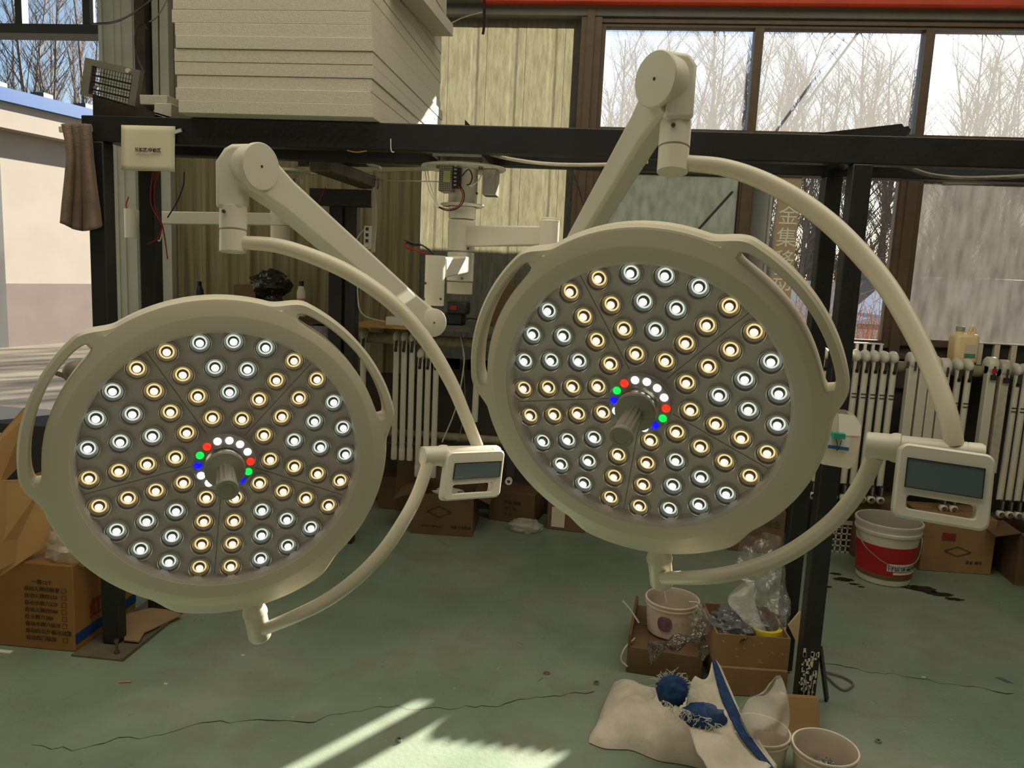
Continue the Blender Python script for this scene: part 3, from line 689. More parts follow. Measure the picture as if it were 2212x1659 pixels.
# ---- lamp 1 (near the light-coloured pillar)
L1 = thing('surgical_lamp', 'lit round surgical lamp hanging lower, its knuckle just below the black beam', 'surgical lamp', PD(553, 1385, 1.6), 'surgical lamp heads hung on the frame')
CENT[0] = 0; build_head(HL, L1)
dn = V(.90, -.43, 0).normalized()
bot, top = PD(503, 545, 1.87), PD(506, 318, 1.87); dc = PD(560, 360, 1.855)
knuckle(L1, top, bot, .0315, dn, dc, .0565, [(474, 452), (473, 352), (492, 323), (508, 314), (560, 313), (566, 400), (532, 408), (530, 452)])
a_, b_ = dc-dn*.035, PD(925, 697, 2.47)
spring_arm(L1, a_, b_, dn, .062, .088, .072)
dn2 = V(.62, -.78, 0).normalized(); lc = PD(936, 697, 2.43)
g = MB(); g.lathe([(0, -.05), (.036, -.05), (.042, -.04), (.043, -.004), (.045, -.003), (.045, .003), (.042, .005), (0, .006)], lc, dn2, 36); ld = obj('lower_knuckle', g, cream2, L1, smooth=35)
g = MB(); g.lathe([(.003, .006), (.003, .007), (0, .007)], lc, dn2, 10); obj('disc_screw', g, seam, ld)
tube_on([PD(526, 524, 1.87), PD(600, 531, 1.865), (PD(680, 556, 1.86)), PD(762, 594, 1.86), PD(848, 655, 1.86), PD(918, 733, 1.87), PD(972, 822, 1.88), PD(1006, 900, 1.885), PD(1032, 965, 1.885)], [.0165, .0185, .0195, .0190, .0175, .0155, .0150], 'upper_yoke_arm', L1)
mL = HL.P(.425, 158, -.017)
tube_on([mL+(PD(600, 1342, 1.66)-mL)*.2, PD(640, 1330, 1.66), PD(705, 1297, 1.67), PD(772, 1248, 1.69), PD(828, 1190, 1.72), PD(872, 1125, 1.75), PD(903, 1065, 1.78), PD(925, 1000, 1.80)], [.0135, .0145, .0155, .0155, .015, .015], 'lower_yoke_arm', L1)
tl, tr = PD(912, 986, 1.80), PD(1072, 980, 1.90); ax = (tr-tl).normalized(); Lt = (tr-tl).length
g = MB(); g.lathe([(.020, .004), (.0215, 0), (.0235, .001), (.0235, Lt*.22), (.0255, Lt*.24), (.0262, Lt*.27), (.0255, Lt*.31), (.0225, Lt*.32), (.0215, Lt*.9), (.0205, Lt*.905), (.0215, Lt*.91), (.021, Lt), (.018, Lt*1.03), (0, Lt*1.03)], tl, ax, 30); pt = obj('pivot_tube', g, cream2, L1, smooth=30)
g = MB(); g.lathe([(.0205, .003), (0, .003)], tl, ax, 24); obj('end_plug', g, whitem, pt)
panel(L1, PD(967, 977, 1.80), PD(1091, 972, 1.875), PD(953, 1083, 1.78), (.14, .93, .24, .56), (.16, .84, .68, .87), .020)
# ---- lamp 2
mb = MB(); c = PD(168, 805, 1.85); mb.blob((c.x, c.y, c.z), .035, .03, .03, 18, 12); obj('rear_cover', mb, mat('grey_cover', (120, 112, 98), .5), L1)
obj('rear_latch', MB().bar(PD(122, 806, 1.84), PD(150, 816, 1.84), .010, .009), screwm, L1)
L2 = thing('surgical_lamp', 'lit round surgical lamp hanging higher, its knuckle above the beam before the windows', 'surgical lamp', PD(1420, 1268, 1.45), 'surgical lamp heads hung on the frame')
build_head(HR, L2)
dn = V(-.72, -.69, 0).normalized()
bot, top = PD(1452, 373, 1.58), PD(1470, 122, 1.60); dc = PD(1420, 172, 1.565)
knuckle(L2, top, bot, .0315, dn, dc, .0565, [(1429, 262), (1436, 222), (1420, 214), (1424, 119), (1440, 117), (1484, 123), (1500, 148), (1492, 262)])
a_ = dc-dn*.030+V(0, 0, -.02); b_ = PD(1210, 590, 2.55)
spring_arm(L2, a_, b_, dn, .066, .080, .066)
tube_on([PD(1478, 352, 1.58), PD(1560, 361, 1.56), PD(1640, 387, 1.54), PD(1722, 430, 1.51), PD(1795, 485, 1.48), PD(1862, 552, 1.45), PD(1918, 622, 1.42), PD(1962, 695, 1.39), PD(2000, 770, 1.36), PD(2030, 845, 1.33), PD(2050, 905, 1.31), PD(2062, 965, 1.30)], [.0165, .0185, .0195, .0185, .0170, .0160], 'upper_yoke_arm', L2)
mR = HR.P(.425, 158, -.017)
tube_on([mR+(PD(1470, 1246, 1.44)-mR)*.2, PD(1530, 1246, 1.44), PD(1610, 1231, 1.43), PD(1692, 1201, 1.42), PD(1762, 1156, 1.41), PD(1820, 1104, 1.40), PD(1862, 1045, 1.39), PD(1890, 985, 1.37)], [.0135, .0145, .0155, .0155, .0155, .0155], 'lower_yoke_arm', L2)
tl, tr = PD(1871, 961, 1.37), PD(2120, 985, 1.285); ax = (tr-tl).normalized(); Lt = (tr-tl).length
g = MB(); g.lathe([(0, .001), (.0215, 0), (.0235, .002), (.0235, Lt*.22), (.0255, Lt*.24), (.0262, Lt*.27), (.0255, Lt*.31), (.0225, Lt*.32), (.0215, Lt*.88), (.0205, Lt*.885), (.0215, Lt*.89), (.021, Lt), (.018, Lt*1.03), (0, Lt*1.03)], tl, ax, 30); obj('pivot_tube', g, cream2, L2, smooth=30)
panel(L2, PD(1944, 955, 1.25), PD(2152, 984, 1.205), PD(1926, 1115, 1.24), (.10, .89, .20, .58), (.14, .86, .68, .86), .022)

# ================================================================== STEEL TEST FRAME
FR = thing('steel_frame', 'black painted steel frame of beams and posts carrying the lamps', 'frame', (-.5, 2.97, 0))
obj('beam', MB().box(-1.97, 3.2, 2.80, 2.86, 2.02, 2.115), steel, FR, bevel=.004)
obj('beam', MB().box(-1.97, 3.2, 3.12, 3.18, 2.02, 2.115), steel, FR, bevel=.004)
for x, y in ((-1.948, 2.795), (-1.948, 3.12), (.832, 2.795), (.832, 3.12)):
    p = obj('post', MB().box(x, x+.066, y, y+.066, .012, 2.02), steel, FR, bevel=.004)
    if x > 0 and y < 3:
        mb = MB(); random.seed(4)
        for k in range(60):
            a = random.random(); z = .10+.16*a**1.0; xx = x+random.uniform(0, .058); w = random.uniform(.002, .009); h = random.uniform(.004, .022); mb.box(xx, min(x+.066, xx+w), y-.0012, y-.0002, z, z+h)
        for k in range(8):
            xx = x+random.uniform(.005, .055); z = random.uniform(.03, .12); mb.box(xx, xx+.002, y-.0012, y-.0002, z, z+random.uniform(.03, .07))
        obj('flaked_paint', mb, chip_paint, p, smooth=0)
for y0, y1 in ((2.86, 3.12),):
    for x in (-1.95, -.68, -.42, .86, 2.2): obj('cross_bar', MB().box(x-.025, x+.025, y0, y1, 2.04, 2.10), steel, FR)
baseplm = mat('dusty_base_plate', (98, 92, 76), .7, nscale=12, namt=.2)
b = MB(); b.box(-2.01, -1.79, 2.69, 3.72, .0, .008); b.box(-1.80, -1.79, 2.69, 3.72, .008, .014); obj('base_plate', b, baseplm, FR)
bb = MB(); bb.lathe([(.011, 0), (.011, .008), (.006, .009), (.006, .05), (.009, .05), (.009, .06), (0, .06)], (-1.845, 2.735, .008), (0, 0, 1), 14); obj('levelling_bolt', bb, screwm, FR)
# leaning foot strut of the near post
obj('brace', MB().bar(PD(1772, 1400, 2.86), onZ(1786, 1512, .003), .010, .022), steel, FR)

# ceiling mount with hub, arms, power supply
CMX, CMY = PD(1008, 358, 3.0).x, 2.99
CM = thing('ceiling_mount', 'white lamp suspension column with round top plate bolted beneath the beams', 'lamp mount', (CMX, CMY, 1.44))
o = V(CMX, CMY, 0)
obj('top_plate', MB().lathe([(0, 0), (.158, 0), (.162, .004), (.162, .008), (0, .008)], (CMX, CMY, 1.985), (0, 0, 1), 48), cream2, CM, smooth=30)
obj('fixing_plate', MB().box(CMX-.09, CMX+.09, 2.84, 3.14, 2.010, 2.02), alu, CM)
for dx, dy in ((-.08, -.09), (.08, -.09), (-.08, .1), (.08, .1)): obj('bolt', MB().lathe([(0, 0), (.009, 0), (.009, .012), (.005, .012), (.005, .04), (0, .04)], (CMX+dx, CMY+dy, 1.975), (0, 0, 1), 12), screwm, CM)
def colpart(name, z0, z1, r, m=cream2, **k):
    return obj(name, MB().lathe([(0, 0), (r-.002, 0), (r, .002), (r, z1-z0-.002), (r-.002, z1-z0), (0, z1-z0)], (CMX, CMY, z0), (0, 0, 1), 36), m, CM, smooth=35, **k)
zz = lambda y: PD(1008, y, 3.0).z
colpart('column', zz(445), 1.985, .055)
obj('cover_disc', MB().lathe([(.055, 0), (.075, -.003), (.085, .004), (.083, .008), (.055, .009)], (CMX, CMY, zz(448)), (0, 0, 1), 40), cream2, CM, smooth=35)
colpart('hub', zz(475), zz(449), .052); colpart('hub', zz(543), zz(478), .052); colpart('hub', zz(608), zz(546), .052)
colpart('hub_cap', zz(636), zz(610), .050, mat('ivory_cap', (216, 208, 184), .4))
for (px, py) in ((1008, 415), (1030, 418), (1016, 465), (1011, 537), (998, 602)):
    p = PD(px, py, 2.94); obj('screw', MB().lathe([(.0048, 0), (.0048, .004), (0, .004)], p, -FW, 12), screwm, CM)
# arm to the far hub (carries lamp 2) and arm to the near cylinder (carries lamp 1)
a, b = PD(1012, 510, 2.96), PD(1180, 510, 2.75); dxy = (b-a).normalized()
ar = obj('extension_arm', MB().bar(a, b, .055, .078, h2=.068), cream2, CM, bevel=.006)
c = PD(1186, 510, 2.72); obj('arm_hub', MB().lathe([(0, -.16), (.033, -.16), (.035, -.158), (.035, .052), (.030, .056), (.030, .060), (.026, .063), (0, .063)], c, (0, 0, 1), 32), cream2, CM, smooth=35)
a, b = PD(1000, 571, 2.96), PD(948, 578, 2.52)
obj('extension_arm', MB().bar(a, b, .052, .060, h2=.066), cream2, CM, bevel=.006)
c = PD(939, 607, 2.46); zt = PD(939, 552, 2.46).z; zb = PD(936, 660, 2.46).z
obj('arm_hub', MB().lathe([(.026, .0), (.031, 0), (.032, .003), (.032, zt-zb), (.027, zt-zb), (.027, zt-zb-.03)], (c.x, c.y, zb), (0, 0, 1), 32), cream2, CM, smooth=35)
for px, py in ((919, 612), (952, 646), (916, 646)): obj('screw', MB().lathe([(.004, 0), (.004, .003), (0, .003)], PD(px, py, 2.43), -FW, 12), screwm, CM)
kb = PD(937, 690, 2.47)
obj('knuckle_fork', MB().bar(V(c.x, c.y+.01, zb-.004), V(c.x, c.y+.01, PD(936, 722, 2.46).z), .062, .06), cream2, CM, bevel=.01)
for k, (mm, pts) in enumerate(((redm, [(937, 553), (920, 548), (895, 540), (880, 536), (875, 527), (885, 527), (893, 532)]), (bluewire, [(939, 553), (930, 543), (912, 530), (895, 530), (878, 522)]), (blackm, [(940, 552), (928, 540), (908, 528), (892, 525), (874, 519)]))):
    wire('wire', [PD(x, y, 2.45-.003*k) for x, y in pts], .0028, mm, CM)
# perforated power supply and the second metal box
perf = bpy.data.materials.new('perforated_steel'); perf.use_nodes = True
_n = perf.node_tree.nodes; _l = perf.node_tree.links; _b = _n['Principled BSDF']; _b.inputs['Metallic'].default_value = .5; _b.inputs['Roughness'].default_value = .4
_v = _n.new('ShaderNodeTexVoronoi'); _v.inputs['Scale'].default_value = 150; _v.inputs['Randomness'].default_value = 0; _t = _n.new('ShaderNodeTexCoord'); _l.new(_t.outputs['Object'], _v.inputs[0])
_r = _n.new('ShaderNodeValToRGB'); _r.color_ramp.elements[0].position = .34; _r.color_ramp.elements[1].position = .38; _r.color_ramp.elements[0].color = rgb((30, 28, 24)); _r.color_ramp.elements[1].color = rgb((168, 162, 148)); _l.new(_v.outputs[0], _r.inputs[0]); _l.new(_r.outputs[0], _b.inputs['Base Color'])
a, b = PD(947, 412, 2.86), PD(980, 354, 2.86)
ps = obj('power_supply', MB().box(a.x, b.x, a.y, a.y+.10, a.z, 1.984), perf, CM, bevel=.001)
obj('label_patch', MB().box(a.x+.018, a.x+.042, a.y-.001, a.y-.0002, 1.925, 1.965), mat('pale_green_label', (196, 194, 130), .6), ps)
c2 = PD(1003, 400, 2.88); tb = obj('terminal_block', MB().box(b.x+.001, b.x+.030, a.y+.004, a.y+.03, a.z+.012, 1.978), blackm, ps)
for k in range(6): obj('terminal_screw', MB().box(b.x+.006, b.x+.016, a.y+.001, a.y+.004, a.z+.02+k*.014, a.z+.026+k*.014), zinc, ps)
a, b = PD(1041, 420, 2.9), PD(1074, 362, 2.9)
obj('driver_box', MB().box(a.x, b.x, a.y, a.y+.10, a.z, 1.984), alu, CM, bevel=.002)
for mm, pts in ((redm, [(990, 402), (999, 418), (997, 435), (985, 448), (970, 452), (955, 449), (945, 444)]), (blackm, [(992, 400), (1002, 415), (1001, 435), (988, 450), (968, 455), (950, 449), (942, 440)]), (whitem, [(921, 352), (919, 375), (927, 410), (936, 428), (943, 440)]), (whitem, [(928, 350), (924, 370), (931, 405), (939, 425), (946, 442)]), (blackm, [(998, 380), (1012, 366), (1020, 380), (1016, 396), (1008, 400)]), (whitem, [(1042, 370), (1035, 388), (1022, 400), (1015, 402)])):
    wire('wire', [PD(x, y, 2.84) for x, y in pts], .0022, mm, CM)
obj('connector', MB().bar(PD(938, 438, 2.84), PD(948, 448, 2.84), .012, .010), whitem, CM)

# ================================================================== SECOND FRAME AND THINGS BEHIND
RF = thing('rear_steel_frame', 'darker rear steel frame with a slanting grey channel, standing behind the lamps', 'frame', (-1.5, 4.2, 0))
a, b = PD(668, 418, 4.15), PD(806, 420, 4.15); obj('beam', MB().box(a.x, b.x, a.y, a.y+.06, a.z-.06, a.z+.03), steel, RF, bevel=.003)
for px0, px1 in ((711, 742), (747, 772)):
    a, b = PD(px0, 430, 4.2), PD(px1, 430, 4.2); obj('post', MB().box(a.x, b.x, a.y, a.y+.07, 0, a.z), steel, RF, bevel=.003)
obj('channel', MB().bar(PD(690, 356, 3.6), PD(800, 396, 4.1), .11, .06), mat('scuffed_grey_channel', (92, 84, 72), .5, .3, nscale=14, namt=.35), RF, bevel=.006)
obj('channel', MB().bar(PD(640, 350, 3.8), PD(905, 352, 4.15), .05, .04), MATS['scuffed_grey_channel'], RF)
mb = MB(); mb.bar(PD(560, 376, 4.5), PD(940, 362, 4.5), .03, .03); obj('rail', mb, mat('ivory_rail', (170, 160, 128), .6), RF)
obj('bracket', MB().bar(PD(795, 355, 3.95), PD(822, 362, 3.95), .06, .012), whitem, RF)
# second suspension column in the rear
RM = thing('rear_lamp_mount', 'partly hidden white lamp column with a long horizontal arm, hanging in the rear', 'lamp mount', PD(606, 520, 3.9), None)
c = PD(628, 373, 3.9); obj('top_plate', MB().lathe([(0, 0), (.10, 0), (.102, .006), (.102, .012), (0, .012)], c, (0, 0, 1), 40), cream2, RM, smooth=35)
c = PD(606, 487, 3.9); z1 = PD(606, 378, 3.9).z; obj('column', MB().lathe([(0, 0), (.050, 0), (.050, z1-c.z), (0, z1-c.z)], c, (0, 0, 1), 28), cream2, RM, smooth=35)
c = PD(606, 521, 3.9); z2 = PD(606, 488, 3.9).z; obj('column_cap', MB().lathe([(0, 0), (.046, 0), (.049, .004), (.049, z2-c.z), (0, z2-c.z)], c, (0, 0, 1), 28), mat('ivory_cap', (216, 208, 184), .4), RM, smooth=35)
for px in (632, 645): a = PD(px-6, 440, 3.85); b = PD(px+5, 385, 3.85); obj('metal_box', MB().box(a.x, b.x, a.y, a.y+.05, a.z, b.z), alu, RM, bevel=.002)
obj('extension_arm', MB().bar(PD(592, 474, 3.9), PD(300, 470, 3.75), .05, .062), cream2, RM, bevel=.005)
c = PD(284, 514, 3.72); z1 = PD(284, 452, 3.72).z; obj('arm_hub', MB().lathe([(0, 0), (.030, 0), (.030, z1-c.z), (0, z1-c.z)], c, (0, 0, 1), 24), cream2, RM, smooth=35)
wire('wire', [PD(274, 451, 3.7), PD(273, 440, 3.7), PD(278, 425, 3.7)], .003, redm, RM)
wire('wire', [PD(703, 405, 3.9), PD(694, 425, 3.9), PD(688, 440, 3.9)], .003, redm, RM)

# foam boards stacked on the beams
random.seed(12); fx0, fx1 = -1.540, -.822; z = 2.118
for k in range(20):
    dx = [0, -.012, -.012, -.018, -.018, -.010, -.016, -.028, -.024, -.030, -.030, -.036, -.034, -.038, .0, -.01, .0, .01, .0, .01][k]; ex = [0, -.010, -.010, -.006, -.006, -.006, -.012, -.016, -.018, -.018, -.016, -.018, -.016, -.02, .0, .0, .0, .0, .0, .0][k]
    xl = fx0+dx+(0 if k else 0); xr = fx1+ex+random.uniform(-.002, .002); dy = random.uniform(-.006, .006)+(0 if k else -.012); h = .0445
    yb = 3.92+random.uniform(-.015, .015)
    if k in (11, 12): xr += 0.0; yb += .0
    o = obj('foam_board', MB().box(xl, xr, 2.735+dy, yb, z, z+h-.0008), foamm, smooth=0, bevel=.0015, bseg=1)
    lab = ('white polystyrene foam board at the very bottom of the stack on the beam' if k == 0 else 'white polystyrene foam board in the tall stack lying on the beam')
    tag(o, lab, 'foam board', None if k == 0 else 'foam boards stacked on the beam'); z += h
p = PD(900, 28, 3.0)
tag(obj('foam_strip', MB().bar(onX(868, -42, -.79), onX(958, 66, -.79), .09, .05), foamm, smooth=0), 'narrow foam strip jutting out at the side of the board stack', 'foam strip')
a, b = onY(318, 232, 2.95), onY(376, 212, 2.95); tag(obj('foam_offcut', MB().box(a.x, b.x, 2.9, 3.1, a.z, b.z), foamm, bevel=.003), 'flat white foam offcut pushed against the side of the stack', 'foam offcut')
a, b = onY(346, 250, 2.88), onY(382, 228, 2.88); tag(obj('foam_offcut', MB().box(a.x, b.x, 2.84, 2.98, 2.115, b.z), foamm, bevel=.003), 'small foam block standing on the beam beside the stack', 'foam offcut')
# black sheet-metal tray tilted on the beam end
T = [(200, 206), (232, 212), (300, 236), (392, 264), (396, 266), (201, 258)]
mb = MB(); q = [onY(x, y, 2.84) for x, y in T]; mb.prism(q, V(0, .012, 0)); q2 = [onY(200, 206, 2.84), onY(396, 264, 2.84)]; mb.hexa([q2[0], q2[1], q2[1]+V(0, .22, 0), q2[0]+V(0, .22, 0)]+[v+V(0, 0, .006) for v in (q2[0], q2[1], q2[1]+V(0, .22, 0), q2[0]+V(0, .22, 0))])
tag(obj('metal_tray', mb, mat('scratched_black_sheet', (58, 54, 46), .4, .3, nscale=6, namt=.6), smooth=0), 'bent black sheet-metal tray lying tilted on the end of the beam', 'tray')
mb = MB(); q = [onY(x, y, 3.0) for x, y in ((1770, 287), (1948, 267), (1953, 274), (1962, 272), (1968, 280), (1964, 290), (1800, 296))]; mb.prism(q, V(0, .09, 0))
tag(obj('metal_offcut', mb, steel, smooth=0), 'thin black metal offcut lying slanted on the beam in front of the upper windows', 'offcut')
mb = MB(); q = [onY(x, y, 3.1) for x, y in ((1004, 258), (1004, 279), (1024, 279))]; mb.prism(q, V(0, .01, 0)); tag(obj('bracket_plate', mb, steel, smooth=0), 'small triangular metal plate standing on the beam before the clear sheet', 'bracket')

# quartz heater leaning on the tray
HT = thing('quartz_heater', 'grey portable quartz heater with a wire grille leaning above the tray', 'heater', onY(235, 225, 3.0))
q = [onY(x, y, 3.0) for x, y in ((184, 124), (303, 152), (292, 236), (173, 204))]
ex = q[1]-q[0]; ey = q[3]-q[0]; hq = lambda u, v, h=0: q[0]+ex*u+ey*v+V(0, h, 0)
def hbox(u0, u1, v0, v1, h0, h1): return MB().hexa([hq(u0, v1, h0), hq(u1, v1, h0), hq(u1, v1, h1), hq(u0, v1, h1), hq(u0, v0, h0), hq(u1, v0, h0), hq(u1, v0, h1), hq(u0, v0, h1)])
mb = MB()
for a in ((0, .14, 0, 1), (.88, 1, 0, 1), (.14, .88, 0, .17), (.14, .88, .93, 1)): s = hbox(*a, 0, .028); n0 = len(mb.v); mb.v += s.v; mb.f += [tuple(i+n0 for i in f) for f in s.f]; mb.mi += s.mi
obj('casing', mb, grey_pl, HT, smooth=0)
for v in (.40, .58, .78): obj('reflector_bar', hbox(.14, .88, v-.022, v+.022, .01, .02), dark_pl, HT)
mb = MB()
for i in range(15): u = .16+i*.05; mb.tube([hq(u, .17, .004), hq(u, .93, .004)], .0012, 4)
for v in (.3, .5, .68, .86): mb.tube([hq(.14, v, .002), hq(.88, v, .002)], .0014, 4)
obj('grille', mb, mat('grille_wire', (60, 58, 54), .4, .6), HT)
obj('knob', MB().lathe([(.010, 0), (.009, .01), (0, .01)], hq(.80, .09), (0, -1, 0), 14), dusty_white, HT)
wire('power_cord', [hq(1, .05, .03), onY(298, 125, 3.1), onY(292, 95, 3.2), onY(295, 62, 3.3), onY(310, 52, 3.4), onY(318, 62, 3.5)], .004, blackm, HT)
tag(wire('black_cable', [onY(200, 52, 4.8), onY(245, 48, 4.7), onY(285, 30, 4.5), onY(325, 0, 4.4), onY(345, -30, 4.3)], .007, blackm), 'black cable looping up across the top of the white pillar', 'cable')
tag(wire('thin_grey_line', [onY(322, 48, 3.6), onY(340, 35, 3.6), onY(360, 0, 3.6), onY(368, -30, 3.6)], .003, grey_pl), 'thin grey cord rising beside the foam stack', 'cord')
tag(wire('hanging_line', [onY(342, -20, 4.6), onY(343, 80, 4.6), onY(344, 150, 4.6), onY(345, 215, 4.6)], .004, blackm), 'thin dark cord hanging straight down beside the foam stack', 'cord')

# towel on its peg
TW = thing('towel', 'brown-grey towel hanging in folds from a peg at the beam end', 'towel', onY(180, 500, 2.78))
Lp = [(136, 268), (143, 300), (147, 340), (143, 385), (138, 430), (133, 482)]; Rp = [(195, 268), (197, 300), (201, 350), (208, 400), (217, 450), (222, 488)]
rows = []
for i in range(31):
    t = i/30; yl = [p[1] for p in Lp]; yr = [p[1] for p in Rp]; s = t*(len(Lp)-1); k = min(int(s), len(Lp)-2); f = s-k
    lx, ly = Lp[k][0]*(1-f)+Lp[k+1][0]*f, Lp[k][1]*(1-f)+Lp[k+1][1]*f; rx, ry = Rp[k][0]*(1-f)+Rp[k+1][0]*f, Rp[k][1]*(1-f)+Rp[k+1][1]*f
    if t > .9: pass
    row = []
    for j in range(29):
        u = j/28; y = ly+(ry-ly)*u+(14*t*t)*math.sin(u*math.pi)*(1 if t > .5 else t*2); fold = .018*math.sin(u*9.5+.6)+.012*math.sin(u*17+t*1.3)
        row.append(onY(lx+(rx-lx)*u, y, 2.755-fold*(.4+.8*t)))
    rows.append(row)
mb = MB(); mb.grid(rows); o = obj('cloth', mb, towelm, TW, smooth=80); md = o.modifiers.new('thick', 'SOLIDIFY'); md.thickness = .007
obj('peg', MB().bar(onY(129, 280, 2.79), onY(200, 278, 2.80), .012, .02), dusty_white, TW)
# paper notice taped on the beam
NT = thing('paper_notice', 'aged paper notice with one printed line taped on the beam', 'sign', onY(320, 370, 2.79))
q = [onY(262, 270, 2.79), onY(379, 273, 2.79), onY(377, 371, 2.785), onY(263, 368, 2.785)]
rows = []
for i in range(9):
    t = i/8; a, b = q[0].lerp(q[3], t), q[1].lerp(q[2], t); rows.append([a.lerp(b, j/10)+V(0, -.004*math.sin(j*.8+t*2)*t, 0) for j in range(11)])
mb = MB(); mb.grid(rows); o = obj('sheet', mb, paper, NT, smooth=80); md = o.modifiers.new('thick', 'SOLIDIFY'); md.thickness = .001
text('print', '吊装区/待检区', .0165, onY(291, 327, 2.778), q[1]-q[0], V(0, 0, 1), inkm, NT, bold=.0004)
obj('clip', MB().bar(onY(376, 286, 2.785), onY(392, 281, 2.785), .008, .012), whitem, NT)
tag(wire('wire_hook', [onY(844, 300, 2.795), onY(845, 325, 2.795), onY(851, 329, 2.795)], .0022, whitem), 'small bent white wire hook on the face of the beam', 'hook')
tag(wire('yellow_cord', [onY(750, 325, 2.795), onY(770, 329, 2.79), onY(792, 326, 2.795)], .002, mat('yellow_cord_m', (190, 150, 60), .6)), 'short yellow cord peeking out along the lower edge of the beam', 'cord')
for (pts, r, m, lab) in (([(1060, 333), (1100, 343), (1160, 352), (1230, 356), (1320, 355), (1400, 350)], .007, dusty_white, 'white hose sagging under the beam between the column and the upper lamp'),
                         ([(1905, 348), (1960, 362), (2010, 378), (2080, 385), (2150, 384), (2230, 380)], .008, grey_pl, 'grey hose sagging under the beam at its window end')):
    tag(wire('sagging_hose', [onY(x, y, 2.98) for x, y in pts], r, m), lab, 'hose')
q = [onY(x, y, 3.0) for x, y in ((1920, 350), (1990, 362), (2060, 380), (2230, 376), (2230, 352))]; mb = MB(); mb.prism(q, V(0, .05, 0)); tag(obj('dark_sheet', mb, mat('dark_blue_sheet', (48, 56, 62), .5), smooth=0), 'dark bowed sheet slung under the beam at its window end', 'sheet')
mb = MB(); mb.bar(onY(1930, 350, 3.4), onY(2035, 388, 3.4), .04, .02); mb.bar(onY(2040, 394, 3.4), onY(2230, 390, 3.4), .04, .02); tag(obj('cable_tray', mb, grey_pl), 'grey angled strip under the beam in front of the frosted window', 'strip')
# wires hanging at the left rear post, power strip on the far post
for k, (pts, m, lab) in enumerate((([(345, 370), (336, 395), (333, 430), (340, 462), (350, 485), (356, 515), (362, 560)], redm, 'long red wire dangling at the rear post by the notice'), ([(330, 372), (325, 425), (330, 450), (345, 475), (350, 490), (340, 515), (318, 528)], redm, 'red wire curling sideways at the rear post by the notice'),
                        ([(398, 372), (396, 400), (383, 435), (362, 470)], bluewire, 'dark blue wire slanting down beside the rear post'), ([(352, 495), (348, 512), (345, 520), (341, 519)], whitem, 'short white wire end at the rear post'))):
    tag(wire('hanging_wire', [onY(x, y, 3.10) for x, y in pts], .0028, m), lab, 'wire')
PS = thing('power_strip', 'white power strip with plugged cord hanging on the rear post', 'power strip', PD(795, 545, 4.0))
a, b = PD(785, 538, 4.0), PD(803, 488, 4.0); st = obj('body', MB().box(a.x, b.x, a.y, a.y+.035, a.z, b.z), whitem, PS, bevel=.004)
for k in range(3): z = a.z+.035+k*.03; obj('socket', MB().box(a.x+.010, b.x-.010, a.y-.001, a.y, z, z+.016), dark_pl, st, smooth=0)
obj('plug', MB().box(a.x+.008, b.x-.006, a.y-.03, a.y, a.z+.008, a.z+.028), whitem, PS, bevel=.004)
wire('cord', [PD(790, 530, 3.97), PD(778, 532, 3.97), PD(770, 520, 3.97), PD(778, 505, 3.97), PD(786, 496, 3.97)], .003, whitem, PS)
tag(wire('pale_cable', [PD(808, 405, 4.0), PD(813, 440, 4.0), PD(812, 500, 4.0), PD(806, 540, 4.0), PD(790, 546, 4.0), PD(775, 530, 4.0), PD(773, 640, 4.0), PD(785, 680, 4.0), PD(830, 695, 4.1)], .0035, dusty_white), 'pale cord running down past the power strip to the shelf', 'cord')
mb = MB(); mb.bar(PD(810, 370, 4.05), PD(806, 545, 4.05), .022, .03); tag(obj('conduit', mb, dusty_white), 'pale vertical conduit beside the power strip', 'conduit')

# ================================================================== SHELF, RAILS, HANGING ARMS
def zat(px, py, Y): return onY(px, py, Y).z
sh = MB(); a, b = onY(380, 668, 4.75), onY(724, 672, 4.75); sh.box(a.x, b.x, 4.55, 4.98, a.z-.03, a.z); tag(obj('shelf', sh, mat('dark_shelf_board', (66, 54, 40), .8)), 'dark shelf board against the dull sheet wall behind the lower lamp', 'shelf')
zsh = a.z
sh = MB(); a, b = onY(768, 697, 4.6), onY(890, 700, 4.6); sh.box(a.x, b.x, 4.5, 4.98, a.z-.018, a.z); tag(obj('shelf', sh, wood), 'light wooden plank shelf behind the pale curved arm', 'shelf'); zpl = a.z
sh = MB(); a, b = onY(900, 697, 4.65), onY(1100, 700, 4.65); sh.box(a.x, b.x+.3, 4.55, 4.98, a.z-.035, a.z); tag(obj('shelf', sh, mat('grey_work_ledge', (96, 94, 84), .7, nscale=9, namt=.3)), 'scuffed grey ledge below the clear sheet, carrying the battery charger', 'shelf'); zle = a.z
a, b = onY(505, 645, 4.7), onY(552, 617, 4.7); tag(obj('small_carton', MB().box(a.x, b.x, 4.7, 4.88, zsh, b.z), card_dk, bevel=.002), 'small brown carton on the dark shelf beside the black bag', 'carton')
c = onY(580, 640, 4.72); mb = MB(); mb.blob((c.x, 4.75, zsh+.19), .125, .09, .09, 26, 16, .35, 3.5, 4); mb.blob((c.x+.01, 4.75, zsh+.08), .07, .06, .10, 20, 12, .3, 3.5, 9, flat=zsh)
tag(obj('black_bag', mb, blackfilm, smooth=25), 'crumpled black plastic bag standing on the dark shelf', 'bag')
